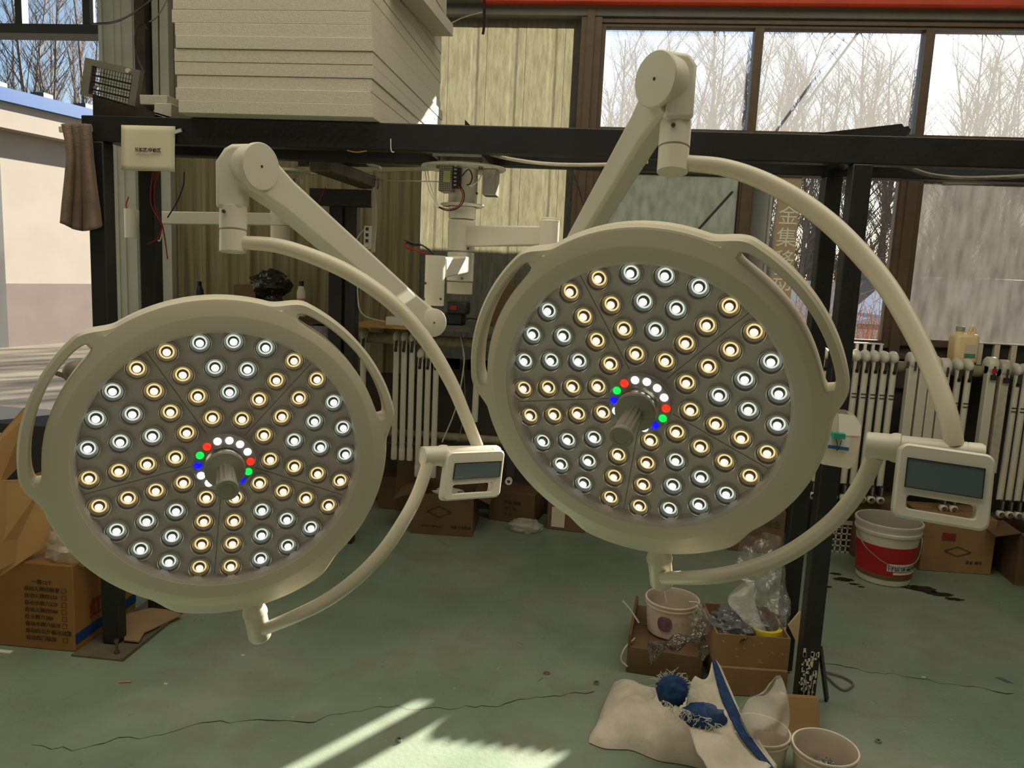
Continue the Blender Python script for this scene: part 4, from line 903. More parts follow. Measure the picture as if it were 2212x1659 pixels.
def spray(px, lab, cols, w=.028):
    c = onY(px, 650, 4.7); T_ = thing('spray_can', lab, 'can', (c.x, 4.72, zsh)); o = (c.x, 4.72, zsh); h = onY(px, 618, 4.7).z-zsh
    obj('body', MB().lathe([(0, 0), (w, 0), (w, h*.8), (w*.6, h), (0, h)], o, (0, 0, 1), 20), cols[0], T_); obj('cap', MB().lathe([(w*.55, h), (w*.55, h+.03), (0, h+.03)], o, (0, 0, 1), 16), cols[1], T_)
    obj('label_band', MB().lathe([(w+.0005, h*.15), (w+.0005, h*.6)], o, (0, 0, 1), 20), cols[2], T_)
spray(648, 'pale spray can with a pink label on the dark shelf', (dusty_white, blackm, mat('pink_label', (186, 120, 128), .6)))
spray(427, 'dark blue spray can on the dark shelf near the pillar', (mat('dark_blue_can', (28, 34, 54), .4), blackm, mat('blue_label', (48, 60, 96), .5)))
BC = thing('battery_charger', 'black battery charger with a black battery block on top, on the grey ledge', 'charger', (onY(985, 690, 4.65).x, 4.68, zle))
a, b = onY(962, 695, 4.62), onY(1000, 676, 4.62); obj('base', MB().box(a.x, b.x, 4.6, 4.74, zle, b.z), blackm, BC, bevel=.008)
a, b = onY(966, 677, 4.6), onY(1010, 652, 4.6); bt = obj('battery', MB().box(a.x, b.x, 4.58, 4.72, a.z-.004, b.z), dark_pl, BC, bevel=.014)
obj('red_mark', MB().box(a.x+.02, a.x+.06, 4.574, 4.5785, a.z+.025, a.z+.05), redm, bt)
tag(wire('ledge_wires', [onY(1000, 690, 4.6), onY(1020, 688, 4.6), onY(1040, 692, 4.6), onY(1060, 690, 4.6)], .004, blackm), 'dark wires lying on the grey ledge beside the charger', 'wire')
a, b = onY(838, 697, 4.6), onY(878, 689, 4.6); tag(obj('white_carton', MB().box(a.x, b.x, 4.55, 4.65, zpl, b.z+.01), whitem, bevel=.002), 'small white box on the light wooden plank', 'box')
a, b = onY(1062, 690, 4.7), onY(1105, 615, 4.7); tag(obj('small_carton', MB().box(a.x, b.x+.15, 4.7, 4.9, zle, b.z), card_dk, bevel=.002), 'brown carton on the grey ledge, half hidden behind the upper lamp handle', 'carton')
a, b = onY(672, 740, 4.6), onY(712, 704, 4.6); tag(obj('printed_carton', MB().box(a.x, b.x, 4.55, 4.7, a.z, b.z), mat('grey_printed_carton', (120, 116, 120), .6, nscale=20, namt=.4), bevel=.002), 'grey printed carton seen through the lower lamp handle', 'carton')
a, b = onY(725, 735, 4.4), onY(755, 706, 4.4); tag(obj('paper_card', MB().box(a.x, b.x, 4.42, 4.43, a.z, b.z), mat('grey_card_paper', (150, 142, 130), .7), smooth=0), 'pale card pinned on the dark rear post', 'card')
PY = 4.70
a = onY(765, 727, PY); zr = a.z; mb = MB(); mb.tube([V(-1.62, PY, zr), V(-.2, PY, zr)], .034, 14); tag(obj('hanging_rail', mb, pipe_m, smooth=50), 'thick painted pipe rail under the ledge, pale arms hung on it', 'rail')
a = onY(1010, 945, PY+.1); mb = MB(); mb.tube([V(-1.62, PY+.1, a.z), V(.6, PY+.1, a.z-.01)], .026, 12); tag(obj('lower_pipe', mb, pipe_m, smooth=50), 'thinner painted pipe running low along the masonry', 'pipe')
zr2 = onY(2100, 802, PY).z; mb = MB(); mb.tube([V(.95, PY+.03, zr2), V(3.4, PY+.03, zr2)], .034, 14); tag(obj('hanging_rail', mb, pipe_m, smooth=50), 'thick painted pipe rail below the window sill, many pale arms hung on it', 'rail')
for k, (x0, x1, yy) in enumerate(((-1.6, -.2, zr), (1., 3.3, zr2))):
    pass
armw = mat('hung_arm_white', (206, 202, 188), .4)
def tube_arm(name, x, zt, zb, Y, r, slots, forked, ringed):
    T_ = thing(name, 'x', 'lamp arm', (x, Y, zb))
    hx = x
    mb = MB(); mb.blob((x, Y-.004, zt-.040), r*1.5, .066, .042, 18, 12); obj('hook_head', mb, armw, T_, smooth=60)
    mb = MB(); mb.tube([(x, Y-.03, zt-.03), (x, Y-.036, zt-.10), (x, Y-.03, zb+.05 if not forked else zb)], r, 16); t = obj('tube', mb, armw, T_, smooth=50)
    mb = MB(); mb.hexa([(x-.009, Y-.036-r-.002, zt-.130), (x+.009, Y-.036-r-.002, zt-.130), (x+.009, Y-.036-r+.01, zt-.130), (x-.009, Y-.036-r+.01, zt-.130), (x-.002, Y-.036-r-.008, zt-.045), (x+.013, Y-.036-r-.006, zt-.045), (x+.013, Y-.036-r+.01, zt-.045), (x-.002, Y-.036-r+.01, zt-.045)]); obj('slot', mb, seam, T_, smooth=0)
    mb = MB(); mb.lathe([(.011, 0), (.008, .004), (0, .004)], (x, Y-.036-r, zt-.118), (0, -1, 0), 12); obj('slot_screw', mb, blackm, T_)
    if slots:
        for dz in (.255, .275): obj('dark_slot', MB().box(x-.013, x+.013, Y-.036-r-.001, Y-.03, zt-dz-.003, zt-dz+.003), seam, T_, smooth=0)
    if forked:
        obj('fork', MB().box(x-.013, x+.013, Y-.07, Y-.01, zb-.055, zb+.005), dark_pl, T_); obj('pin', MB().box(x-.005, x+.005, Y-.078, Y-.07, zb-.05, zb+.0), alu, T_)
        mb = MB(); mb.lathe([(.014, .0), (.023, .0), (.024, .02), (.014, .03)], (x, Y-.05, zb-.078), (0, -1, 0), 18); obj('end_ring', mb, armw, T_, smooth=40)
    else:
        mb = MB(); mb.lathe([(0, 0), (r*.96, 0), (r*1.06, .008), (r*1.06, .075), (r, .077)], (x, Y-.03, zb), (0, 0, 1), 18); obj('end_cap', mb, armw, T_, smooth=40)
        obj('seam_ring', MB().lathe([(r+.001, 0), (r+.001, .004)], (x, Y-.031, zt-.31), (0, 0, 1), 16), seam, T_)
    return T_
xs = [onY(px, 850, PY).x for px in (787, 857, 874, 891, 909, 926, 943)]; zt = zr+.055
zb3 = onY(870, 984, PY).z; zb4 = onY(925, 1030, PY).z
first = tube_arm('hung_tube_arm', xs[0], zt, zb3-.02, PY, .0185, False, False, False); tag(first, 'single pale tube arm hung on the pipe rail, apart from its neighbours', 'lamp arm')
for k, x in enumerate(xs[1:]):
    c = copy_tree(first); c.location.x = x
    if k > 2: c.location.z -= .10
    c['group'] = 'tube arms hung close together under the ledge'; c['label'] = 'pale tube arm hung close to its neighbours on the rail under the ledge'
xs = [onY(px, 850, PY).x for px in (1839, 1859, 1879, 1899, 1919)]; zt2 = zr2+.055
ztR = onY(1890, 757, PY).z; zbR = onY(1870, 1045, PY).z
f2 = tube_arm('hung_tube_arm', xs[0], ztR, zbR, PY, .0185, True, True, True); f2['label'] = 'pale tube arm with two dark slots hung beside the black post below the window'; f2['group'] = 'slotted tube arms beside the front post'
for px in (1859, 1879, 1899, 1919): c = copy_tree(f2); c.location.x = onY(px, 850, PY).x
for k in range(1, 9): c = copy_tree(f2); c.location.x = xs[0]-.0595*k; c['label'] = 'pale slotted tube arm hung on the rail behind the black posts'; c['group'] = 'slotted tube arms behind the posts'
for px in (2052, 2074): c = copy_tree(f2); c.location.x = onY(px, 900, PY).x; c.location.z -= .02; c['label'] = 'pale slotted tube arm hung behind the big curved arm below the jerrycan'; c['group'] = 'slotted tube arms below the jerrycan'
for px in (2171, 2190, 2209, 2228): c = copy_tree(f2); c.location.x = onY(px, 950, PY).x; c.location.z -= .03; c['label'] = 'pale slotted tube arm hung at the window end of the rail'; c['group'] = 'slotted tube arms at the window end'
def box_arm(x, zt, zb, Y, lab, grp, colm=armw, patch=None):
    T_ = thing('hung_box_arm', lab, 'lamp arm', (x, Y, zb), grp)
    mb = MB(); mb.box(x-.026, x+.024, Y-.075, Y-.02, zb, zt-.05); obj('box_tube', mb, colm, T_, bevel=.005)
    mb = MB(); mb.lathe([(0, -.026), (.046, -.026), (.052, -.02), (.052, .02), (.046, .026), (0, .026)], (x, Y-.035, zt-.052), (1, 0, 0), 26); obj('round_head', mb, colm, T_, smooth=50)
    obj('slot', MB().box(x-.005, x+.007, Y-.0885, Y-.087, zt-.105, zt-.05), seam, T_, smooth=0)
    if patch: obj('grey_patch', MB().box(x-.018, x+.018, Y-.089, Y-.087, zt-.13, zt-.10), patch, T_, smooth=0)
    return T_
bx = [onY(px, 850, PY).x for px in (1957, 1981, 2003, 2026)]; zT = onY(1965, 759, PY).z
b0 = box_arm(bx[0], zT, .62, PY, 'pale box-section arm with round head, hung behind the big curved arm', 'box arms hung behind the curved arm')
for x in bx[1:]: c = copy_tree(b0); c.location.x = x; c.location.z -= .008*bx.index(x)
bx = [onY(px, 870, PY).x for px in (2122, 2150)]
b1 = box_arm(bx[0], onY(2130, 769, PY).z, .60, PY, 'pale box-section arm with a small red tag on its head', None, armw, dark_pl); obj('red_tag', MB().box(bx[0]-.012, bx[0]+.014, PY-.09, PY-.086, onY(2130, 769, PY).z-.09, onY(2130, 769, PY).z-.065), redm, b1)
box_arm(bx[1], onY(2158, 775, PY).z, .58, PY, 'box-section arm wrapped in brownish film next to the red-tagged one', None, mat('wrapped_arm', (184, 176, 156), .55, nscale=30, namt=.15), dark_pl)
# strings from the rail
tag(wire('tied_string', [onY(995, 728, 4.64), onY(1000, 752, 4.64), onY(1002, 790, 4.64), onY(985, 880, 4.64), onY(955, 955, 4.64)], .0045, dusty_white), 'pale string knotted on the pipe rail, slanting down to the display arm', 'string')
tag(wire('tied_string', [onY(1002, 728, 4.64), onY(999, 752, 4.64), onY(1002, 800, 4.64), onY(1004, 880, 4.64), onY(990, 955, 4.64)], .003, grey_pl), 'thinner grey string hanging down from the pipe rail', 'string')
mb = MB(); a = onY(1028, 835, 4.62); mb.tube([V(a.x, 4.655, zr), a-V(0, 0, .22)], .02, 12); tag(obj('short_tube', mb, armw), 'short pale tube hanging behind the upper lamp handle', 'tube')
FTx = onY(1101, 1000, 4.6); T_ = thing('fork_end_tube', 'dark hanging fork end with a white ring between the two lamps', 'lamp arm', FTx); a = onY(1101, 1035, 4.6); mb = MB(); mb.box(a.x-.02, a.x+.03, 4.58, 4.62, a.z+.02, a.z+.25); mb.box(a.x, a.x+.012, 4.60, 4.61, a.z+.2, zle-.03); obj('fork', mb, dark_pl, T_); mb = MB(); mb.lathe([(.010, 0), (.022, 0), (.022, .03), (.010, .03)], (a.x, 4.57, a.z), (0, -1, 0), 18); obj('end_ring', mb, whitem, T_)

# sill things
zs = 1.225
JC = thing('jerrycan', 'cream plastic jerrycan with a green and pink label below the frosted window', 'jerrycan', onY(2083, 785, 4.62))
a, b = onY(2052, 783, 4.83), onY(2112, 720, 4.83); zrr = a.z
jb = MB(); jb.box(a.x, b.x, 4.78, 4.90, a.z, b.z-.005); obj('body', jb, mat('cream_translucent_can', (232, 208, 160), .4, nscale=4, namt=.06), JC, bevel=.022, bseg=3)
cx = a.x+.04; obj('spout', MB().lathe([(.022, 0), (.020, .03), (0, .03)], (cx, 4.84, b.z-.012), (0, 0, 1), 18), MATS['cream_translucent_can'], JC); obj('cap', MB().lathe([(.024, .02), (.024, .045), (.021, .047), (0, .047)], (cx, 4.84, b.z-.012), (0, 0, 1), 18), mat('greyish_cap', (150, 150, 138), .5), JC)
tube_on([V(cx+.05, 4.84, b.z-.012), V(cx+.06, 4.84, b.z+.028), V(b.x-.03, 4.84, b.z+.034), V(b.x-.014, 4.84, b.z+.015), V(b.x-.014, 4.84, b.z-.02)], .010, 'handle', JC, MATS['cream_translucent_can'])
lb = obj('label', MB().box(a.x+.05, b.x-.022, 4.777, 4.7795, a.z+.04, b.z-.065), mat('pale_pink_label', (206, 190, 178), .6), JC, smooth=0)
obj('green_band', MB().box(a.x+.05, b.x-.022, 4.775, 4.7768, a.z+.04, a.z+.062), mat('green_label_band', (70, 140, 108), .6), lb, smooth=0)
tag(obj('ledge_board', MB().box(a.x-.10, b.x+.05, 4.765, 4.99, a.z-.03, a.z), dark_pl), 'short dark ledge board under the cream jerrycan', 'ledge')
def radiator(x0, x1, z0, z1, Y, n, lab, m=whitem):
    T_ = thing('finned_panel', lab, 'radiator', ((x0+x1)/2, Y, z0)); w = (x1-x0)/n
    obj('back_plate', MB().box(x0, x1, Y+.012, Y+.02, z0, z1), dark_pl, T_)
    for k in range(n+1): x = x0+k*w; obj('fin', MB().box(x-w*.16, x+w*.16, Y-.02, Y+.012, z0, z1), m, T_, bevel=.003)
    obj('top_strip', MB().box(x0-.01, x1+.01, Y-.022, Y+.02, z1, z1+.006), m, T_)
a, b = onY(1832, 762, 4.86), onY(1903, 744, 4.86); radiator(a.x, b.x, a.z-.05, b.z, 4.86, 4, 'small white finned part standing on the sill under the clear window')
a, b = onY(2112, 800, 4.8), onY(2230, 748, 4.8); radiator(a.x, b.x, a.z-.04, b.z, 4.82, 3, 'larger pale slatted part behind the arms at the window end', dusty_white)
tag(wire('hanging_strap', [onY(1045, -20, 4.8), onY(1046, 20, 4.8), onY(1045, 60, 4.8), onY(1043, 74, 4.8)], .009, mat('dark_maroon_strap', (52, 30, 34), .7)), 'dark maroon strap hanging from the rail before the clear sheet', 'strap')
tag(wire('thin_line', [onX(956, 60, -.80), onY(1000, 38, 4.7), onY(1042, 26, 4.7)], .003, dusty_white), 'thin pale line strung between the strap and the foam stack', 'line')
tag(wire('thin_line', [PD(809, 388, 4.05), PD(880, 391, 3.6), PD(1004, 393, 2.99)], .0025, dusty_white), 'thin pale line strung level behind the suspension column', 'line')
tag(wire('thin_line', [onY(1237, 372, WY-.06), onY(1248, 400, WY-.07), onY(1262, 450, WY-.07)], .003, dark_pl), 'thin dark line hanging at the mullion beside the clear sheet', 'line')
# cut clear container clipped to the post
CC = thing('cut_container', 'cut-open milky container with a blue label and green clip, tied to the post', 'container', PD(1820, 1010, 2.6))
dpt = 2.62; q = [PD(x, y, dpt) for x, y in ((1793, 892), (1846, 896), (1861, 916), (1860, 945), (1848, 1000), (1835, 1013), (1776, 1003))]
milky = clear_mat('milky_container', gloss=.03, rough=.25, haze=.55, translucent=.35, hazecol=(.86, .80, .66))
mb = MB(); n = len(q); dd = V(0, .10, 0); i = mb.add(q); j = mb.add([p+dd for p in q]); mb.face(range(i, i+n)); mb.face(list(range(j, j+n))[::-1])
for k in range(1, n-0): mb.face((i+k, i+(k+1) % n, j+(k+1) % n, j+k))
obj('shell', mb, milky, CC, smooth=0)
mb = MB(); mb.prism([PD(x, y, dpt-.004) for x, y in ((1812, 894), (1845, 898), (1860, 918), (1859, 942), (1812, 940))], V(0, .002, 0)); obj('sunlit_inner_wall', mb, mat('sunlit_white_plastic', (232, 228, 216), .6), CC, smooth=0)  # pale panel with the sunlight on the container put into its colour
mb = MB(); mb.prism([PD(x, y, dpt-.006) for x, y in ((1790, 942), (1836, 946), (1833, 974), (1788, 968))], V(0, .002, 0)); lb = obj('label', mb, mat('container_label', (206, 204, 196), .6), CC, smooth=0)
mb = MB(); mb.prism([PD(x, y, dpt-.008) for x, y in ((1789, 961), (1834, 967), (1833, 974), (1788, 968))], V(0, .002, 0)); obj('blue_band', mb, mat('label_blue', (36, 88, 150), .6), lb, smooth=0)
mb = MB(); mb.prism([PD(x, y, dpt-.03) for x, y in ((1802, 936), (1827, 938), (1826, 949), (1800, 947))], V(0, .03, 0)); cl = obj('binder_clip', mb, mat('teal_clip', (36, 140, 122), .4), CC)
wire('clip_wire', [PD(1806, 948, dpt-.02), PD(1809, 962, dpt-.02), PD(1807, 972, dpt-.02), PD(1812, 969, dpt-.02), PD(1818, 952, dpt-.02)], .0014, dark_pl, cl)

# ================================================================== THINGS ON THE FLOOR
def carton(name, lab, P0, P1, depth, h, m=card, open_=False, th=.006, flaps=(), cat='cardboard box', z0=0.0):
    """P0,P1: front bottom corners on the floor"""
    P0 = V(P0.x, P0.y, z0); P1 = V(P1.x, P1.y, z0); ex = (P1-P0).normalized(); ey = V(-ex.y, ex.x, 0)*depth; W_ = (P1-P0).length; zt = V(0, 0, h)
    T_ = thing(name, lab, cat, (P0+P1+ey)/2)
    c = [P0, P1, P1+ey, P0+ey]
    if not open_:
        obj('body', MB().hexa(c+[p+zt for p in c]), m, T_, smooth=0, bevel=.004, bseg=1)
        mid = (P0+P1)/2; e2 = ex*.0015; tp = MB(); s = [mid-e2+zt, mid+e2+zt, mid+e2+ey+zt, mid-e2+ey+zt]; up = V(0, 0, .001)
        a = P0+ey*.5+zt; b = P1+ey*.5+zt; k = ey.normalized()*.0018; tp.hexa([a-k, b-k, b+k, a+k]+[q+up for q in (a-k, b-k, b+k, a+k)]); obj('flap_seam', tp, inkm, T_, smooth=0)
    else:
        i = [P0+ex*th+ey.normalized()*th, P1-ex*th+ey.normalized()*th, P1-ex*th+ey-ey.normalized()*th, P0+ex*th+ey-ey.normalized()*th]
        mb = MB(); up = V(0, 0, .008)
        mb.ringprism([p+up for p in c], [p+up for p in i], zt-up); mb.hexa(c+[p+up for p in c]); obj('body', mb, m, T_, smooth=0)
    for (a, b, o) in flaps:
        a = c[a]+zt; b = c[b]+zt; mb = MB(); mb.hexa([a, b, b+V(*o), a+V(*o)]+[q+V(0, 0, .005) for q in (a, b, b+V(*o), a+V(*o))]); obj('flap', mb, card_in if m is card else m, T_, smooth=0)
    T_['_'] = 0; del T_['_']
    return T_, P0, ex, ey.normalized(), W_
def diamond(T_, P0, ex, x, z, w, h, nrm):
    o = P0+ex*x+V(0, 0, z)+nrm*.003; mb = MB(); pts = [o+ex*w, o+V(0, 0, h), o-ex*w, o-V(0, 0, h)]
    for k in range(4): mb.bar(pts[k], pts[(k+1) % 4], .0015, .004, up=nrm)
    obj('printed_diamond', mb, inkm, T_, smooth=0)
def stripe(T_, name, P0, ex, x0, x1, z0, z1, nrm, m):
    o = P0+nrm*.0022; a, b = o+ex*x0, o+ex*x1; mb = MB(); t = nrm*.001
    mb.hexa([a+V(0, 0, z0), b+V(0, 0, z0), b+V(0, 0, z0)-t, a+V(0, 0, z0)-t, a+V(0, 0, z1), b+V(0, 0, z1), b+V(0, 0, z1)-t, a+V(0, 0, z1)-t]); return obj(name, mb, m, T_, smooth=0)
# big carton by the light pillar: near corner at the floor
C0 = onZ(163, 1409); CL = onZ(-60, 1388); CR = onZ(330, 1318)
ex = (C0-CL).normalized(); h = .365
BB, P0, ex_, ey_, W_ = carton('printed_carton_box', 'big printed cardboard box with a blue bottom band and a red character', CL, C0, (CR-C0).length, h, mat('tan_cardboard', (150, 108, 56), .85, nscale=5, namt=.12), cat='cardboard box')
sd = ey_; nx = ex_
rows_ = ['一箱12个', '自动火牌四粮食', '自动火牌四220', '自动水牌六220', '自动火牌四580', '红火牌六380', '自动水牌六临汾', '自动四公斤临汾加加', '自动四门临加']
for k, s in enumerate(rows_):
    z = h-.085-.030*k; x = W_-(.19 if k else .155)
    text('print', s, .022, CL+ex_*(x-.02)+V(0, 0, z)-ey_*.002, ex_, V(0, 0, 1), inkm, BB)
    if k:
        o = CL+ex_*(W_-.050+(.012 if k == 7 else 0))+V(0, 0, z-.002)-ey_*.0025; mb = MB(); mb.ringprism([o, o+ex_*.02, o+ex_*.02+V(0, 0, .02), o+V(0, 0, .02)], [o+ex_*.0015+V(0, 0, .0015), o+ex_*.0185+V(0, 0, .0015), o+ex_*.0185+V(0, 0, .0185), o+ex_*.0015+V(0, 0, .0185)], -ey_*.0005); obj('tick_box', mb, inkm, BB, smooth=0)
stripe(BB, 'blue_band', C0, ey_, .002, (CR-C0).length-.002, .03, .075, ex_, blueband)
_r = ray(193, 1334); _t = (C0-CAM).dot(ex_)/_r.dot(ex_); text('red_character', '红', .088, CAM+_r*_t+ex_*.003, ey_, V(0, 0, 1), redink, BB, bold=.002)
# open tan carton above it at the picture's edge: tilted flaps
OB = thing('open_carton', 'large open tan cardboard box with raised flaps resting above the printed box', 'cardboard box', onY(30, 1200, 2.75))
tanf = mat('light_tan_cardboard', (200, 158, 104), .85, nscale=4, namt=.1)
def slab(pts, Y, d, m, name, par, thick=.006):
    mb = MB(); mb.prism([onY(x, y, yy) for (x, y), yy in zip(pts, Y)], d); return obj(name, mb, m, par, smooth=0)
slab([(-60, 1028), (62, 1048), (60, 1200), (-60, 1262)], [2.45, 2.75, 2.78, 2.45], V(.0, .006, 0), tanf, 'side_panel', OB)
slab([(-60, 1040), (100, 1035), (112, 1170), (0, 1245), (-60, 1262)], [2.5, 2.78, 2.80, 2.66, 2.5], V(0, .006, 0), tanf, 'side_panel', OB)
slab([(-40, 1075), (-40, 985), (52, 880), (56, 900), (46, 1000), (-10, 1060)], [2.7, 2.7, 2.9, 2.9, 2.9, 2.75], V(0, .006, 0), tanf, 'flap', OB)
slab([(0, 1055), (90, 1018), (100, 1042), (0, 1062)], [2.7, 2.9, 2.85, 2.68], V(0, .006, 0), card_in, 'flap', OB)
slab([(150, 1200), (100, 1215), (20, 1215), (160, 1175)], [2.85, 2.75, 2.7, 3.0], V(0, .006, 0), card_in, 'flap', OB)
mb = MB(); c = onZ(150, 1215, .365)+V(0, .05, 0); mb.blob((c.x, c.y, .42), .12, .08, .09, 22, 14, .3, 4, 5); tag(obj('film_bag', mb, milkyfilm, smooth=25), 'crumpled clear film on top of the printed box behind the lower lamp', 'plastic bag')
# dark things beyond, under the far window
a, b = onY(-80, 1030, 4.6), onY(235, 905, 4.6); tag(obj('dark_bench', MB().box(-5.2, b.x, 4.35, 4.85, 0, b.z-.02), mat('dark_bench_m', (34, 32, 30), .8)), 'low dark bench under the far window, mostly hidden behind the lower lamp', 'bench')
tag(obj('metal_pipe', MB().bar(PD(-30, 945, 3.4), PD(40, 960, 3.3), .05, .05), alu), 'grey metal tube end behind the open box flap', 'tube')
# flat cardboard on the base plate
FC = [(268, 1385), (300, 1388), (312, 1368), (330, 1360), (392, 1330), (340, 1312), (268, 1330)]
mb = MB(); mb.prism([onZ(x, y, .016) for x, y in FC], V(0, 0, .006)); tag(obj('flat_cardboard', mb, mat('pale_torn_card', (150, 124, 92), .9, nscale=8, namt=.1), smooth=0), 'torn flat cardboard lying on the base plate beside the near post', 'cardboard')
a = onZ(352, 1330); tag(obj('navy_post_foot', MB().box(a.x-.03, a.x+.03, a.y+.02, a.y+.08, .009, .10), mat('navy_foot', (24, 40, 66), .6)), 'small navy foot of the rear post behind the lower lamp', 'foot')  # foot of the rear post, built as a separate box

# boxes along the far wall
A_, B_ = onZ(888, 1152), onZ(1020, 1161)
T_, P0, ex, ey, W_ = carton('cardboard_box', 'open brown cardboard box printed with a diamond, between the two lamps by the wall', A_, B_, .34, .255, card_dk, True, flaps=((0, 3, (-.12, 0, -.05)), (1, 2, (.10, .0, -.04)), (2, 3, (0, .03, .14))))
diamond(T_, P0, ex, W_*.45, .15, .075, .035, -ey); text('print', 'WWW MKTKH', .018, P0+ex*.06+V(0, 0, .05)-ey*.002, ex, V(0, 0, 1), inkm, T_); text('print', '特级 产品包装', .02, P0+ex*.24+V(0, 0, .05)-ey*.002, ex, V(0, 0, 1), inkm, T_)
c = P0+ex*W_*.55+ey*.1+V(0, 0, .25); mb = MB(); mb.blob((c.x, c.y, c.z-.01), .09, .05, .035, 18, 10, .4, 4, 2); tag(obj('tissue_paper', mb, mat('white_tissue', (205, 198, 180), .8), smooth=25), 'crumpled white paper sticking out of the open box between the lamps', 'paper')
carton('cardboard_box', 'low brown cardboard box behind the open diamond box, near the lower lamp', onZ(815, 1098), onZ(868, 1102), .3, .22, card_dk)
carton('cardboard_box', 'brown carton lying on the boxes behind the lower lamp display', V(-1.25, 4.84, 0), V(-.90, 4.84, 0), .12, .45, card_dk, flaps=((0, 1, (-.02, -.18, .05)),))
T_, P0, ex, ey, W_ = carton('cardboard_box', 'brown cardboard box with printed lines by the wall, behind the small clear bag', onZ(1055, 1122), onZ(1152, 1136), .26, .205, card_dk)
for k, s in enumerate(('本品 规格', '12 × 24', '11 11')): text('print', s, .028, P0+ex*.10+V(0, 0, .125-.04*k)-ey*.002, ex, V(0, 0, 1), inkm, T_)
T_, P0, ex, ey, W_ = carton('cardboard_box', 'brown box with a white delivery label, next to the foot of the upper lamp', onZ(1180, 1142), onZ(1262, 1152), .24, .2, mat('reddish_carton', (116, 90, 72), .85, nscale=6, namt=.12))
stripe(T_, 'delivery_label', P0, ex, .03, .115, .02, .15, -ey, paper)
T_, P0, ex, ey, W_ = carton('cardboard_box', 'brown box with green print, far behind the tall clear bag', onZ(1570, 1188), onZ(1690, 1200), .24, .27, MATS['reddish_carton'])
text('print', '绿色', .05, P0+ex*.2+V(0, 0, .17)-ey*.002, ex, V(0, 0, 1), mat('green_ink', (52, 96, 60), .8), T_)
c = onZ(1135, 1148); mb = MB(); mb.blob((c.x, c.y, .035), .10, .06, .05, 24, 12, .3, 3, 8, flat=.002); tag(obj('small_clear_bag', mb, milkyfilm, smooth=30), 'small clear plastic bag lying on the floor before the printed box', 'plastic bag')
T_, P0, ex, ey, W_ = carton('cardboard_box', 'brown box with a red mark and a diamond, beside the red and white bucket', onZ(1985, 1232), onZ(2140, 1243), .30, .33, card)
diamond(T_, P0, ex, W_*.50, .13, .075, .028, -ey); stripe(T_, 'red_mark', P0, ex, .105, .18, .19, .235, -ey, mat('faded_red', (128, 44, 32), .8))
text('print', '品名 编号', .022, P0+ex*.25+V(0, 0, .06)-ey*.002, ex, V(0, 0, 1), inkm, T_)
carton('cardboard_box', 'brown box standing directly behind the red and white bucket', V(1.62, 4.66, 0), V(1.90, 4.66, 0), .24, .36, card_dk)
T_, P0, ex, ey, W_ = carton('cardboard_box', 'brown box with open spread flaps at the window end of the room', onZ(2190, 1264), onZ(2300, 1276), .4, .30, card_dk, True, flaps=((0, 3, (-.13, .0, -.03)), (0, 1, (0, -.16, -.06))))
mb = MB(); mb.blob((P0.x+.25, P0.y+.2, .33), .13, .1, .05, 18, 10, .4, 4, 3); tag(obj('film_wad', mb, milkyfilm, smooth=25), 'wad of clear film in the flapped box at the window end', 'plastic bag')
# basket
BK = thing('plastic_basket', 'pale lattice plastic basket on the floor behind the black post', 'basket', onZ(1812, 1196)); a, b = onZ(1800, 1192), onZ(1838, 1196); hh = .19
mb = MB(); x0, x1, y0, y1 = a.x-.09, b.x, a.y, a.y+.2
for k in range(7):
    x = x0+(x1-x0)*k/6; mb.box(x-.004, x+.004, y0, y0+.006, 0, hh); mb.box(x-.004, x+.004, y1, y1+.006, 0, hh)
for k in range(6):
    z = hh*k/5; mb.box(x0, x1, y0, y0+.006, z, z+.008); mb.box(x0, x1, y1, y1+.006, z, z+.008); mb.box(x0, x0+.006, y0, y1, z, z+.008); mb.box(x1-.006, x1, y0, y1, z, z+.008)
for k in range(6): y = y0+(y1-y0)*k/5; mb.box(x0, x0+.006, y-.004, y+.004, 0, hh); mb.box(x1-.006, x1, y-.004, y+.004, 0, hh)
obj('lattice', mb, dusty_white, BK, smooth=0); obj('rim', MB().box(x0-.008, x1+.008, y0-.008, y0+.008, hh-.012, hh+.012), dusty_white, BK)
# red and white bucket
def bucket(name, lab, c, r0, r1, h, m, m_in, th=.004, lip=True, tilt=(0, 0)):
    T_ = thing(name, lab, 'bucket', c); o = Vector(c)
    mb = MB(); mb.lathe([(0, 0), (r0-.008, 0), (r0, .008), (r0+(r1-r0)*.80, h*.80), (r1*1.02, h*.82), (r1*1.03, h*.86), (r1*1.0, h*.875), (r1*1.02, h*.93), (r1*1.05, h*.96), (r1*1.05, h-.003), (r1*1.03, h), (r1-.002, h-.001)], o, (0, 0, 1), 48)
    b = obj('body', mb, m, T_, smooth=40); mb = MB(); mb.lathe([(r1-.002, h-.001), (r1-.007, h*.9), (r0-.004, .012), (0, .010)], o, (0, 0, 1), 48); obj('inside', mb, m_in, T_, smooth=40)
    return T_, o
B1, o = bucket('paint_bucket', 'big white bucket with a red band and black lettering, on the floor below the display', onZ(1906, 1248), .140, .168, .345, mat('dirty_white_bucket', (200, 194, 184), .55, nscale=7, namt=.12), mat('bucket_inside', (176, 172, 162), .6))
rb = lambda z: .140+(.0224)*z/(.345*.8)
def band(T_, name, o, z0, z1, m, a0=0, a1=360, d=.0012):
    mb = MB(); rows = [[V(o.x+(rb(z)+d)*math.cos(math.radians(a)), o.y+(rb(z)+d)*math.sin(math.radians(a)), o.z+z) for a in np.linspace(a0, a1, 49)] for z in (z0, z1)]; mb.grid(rows); return obj(name, mb, m, T_, smooth=60)
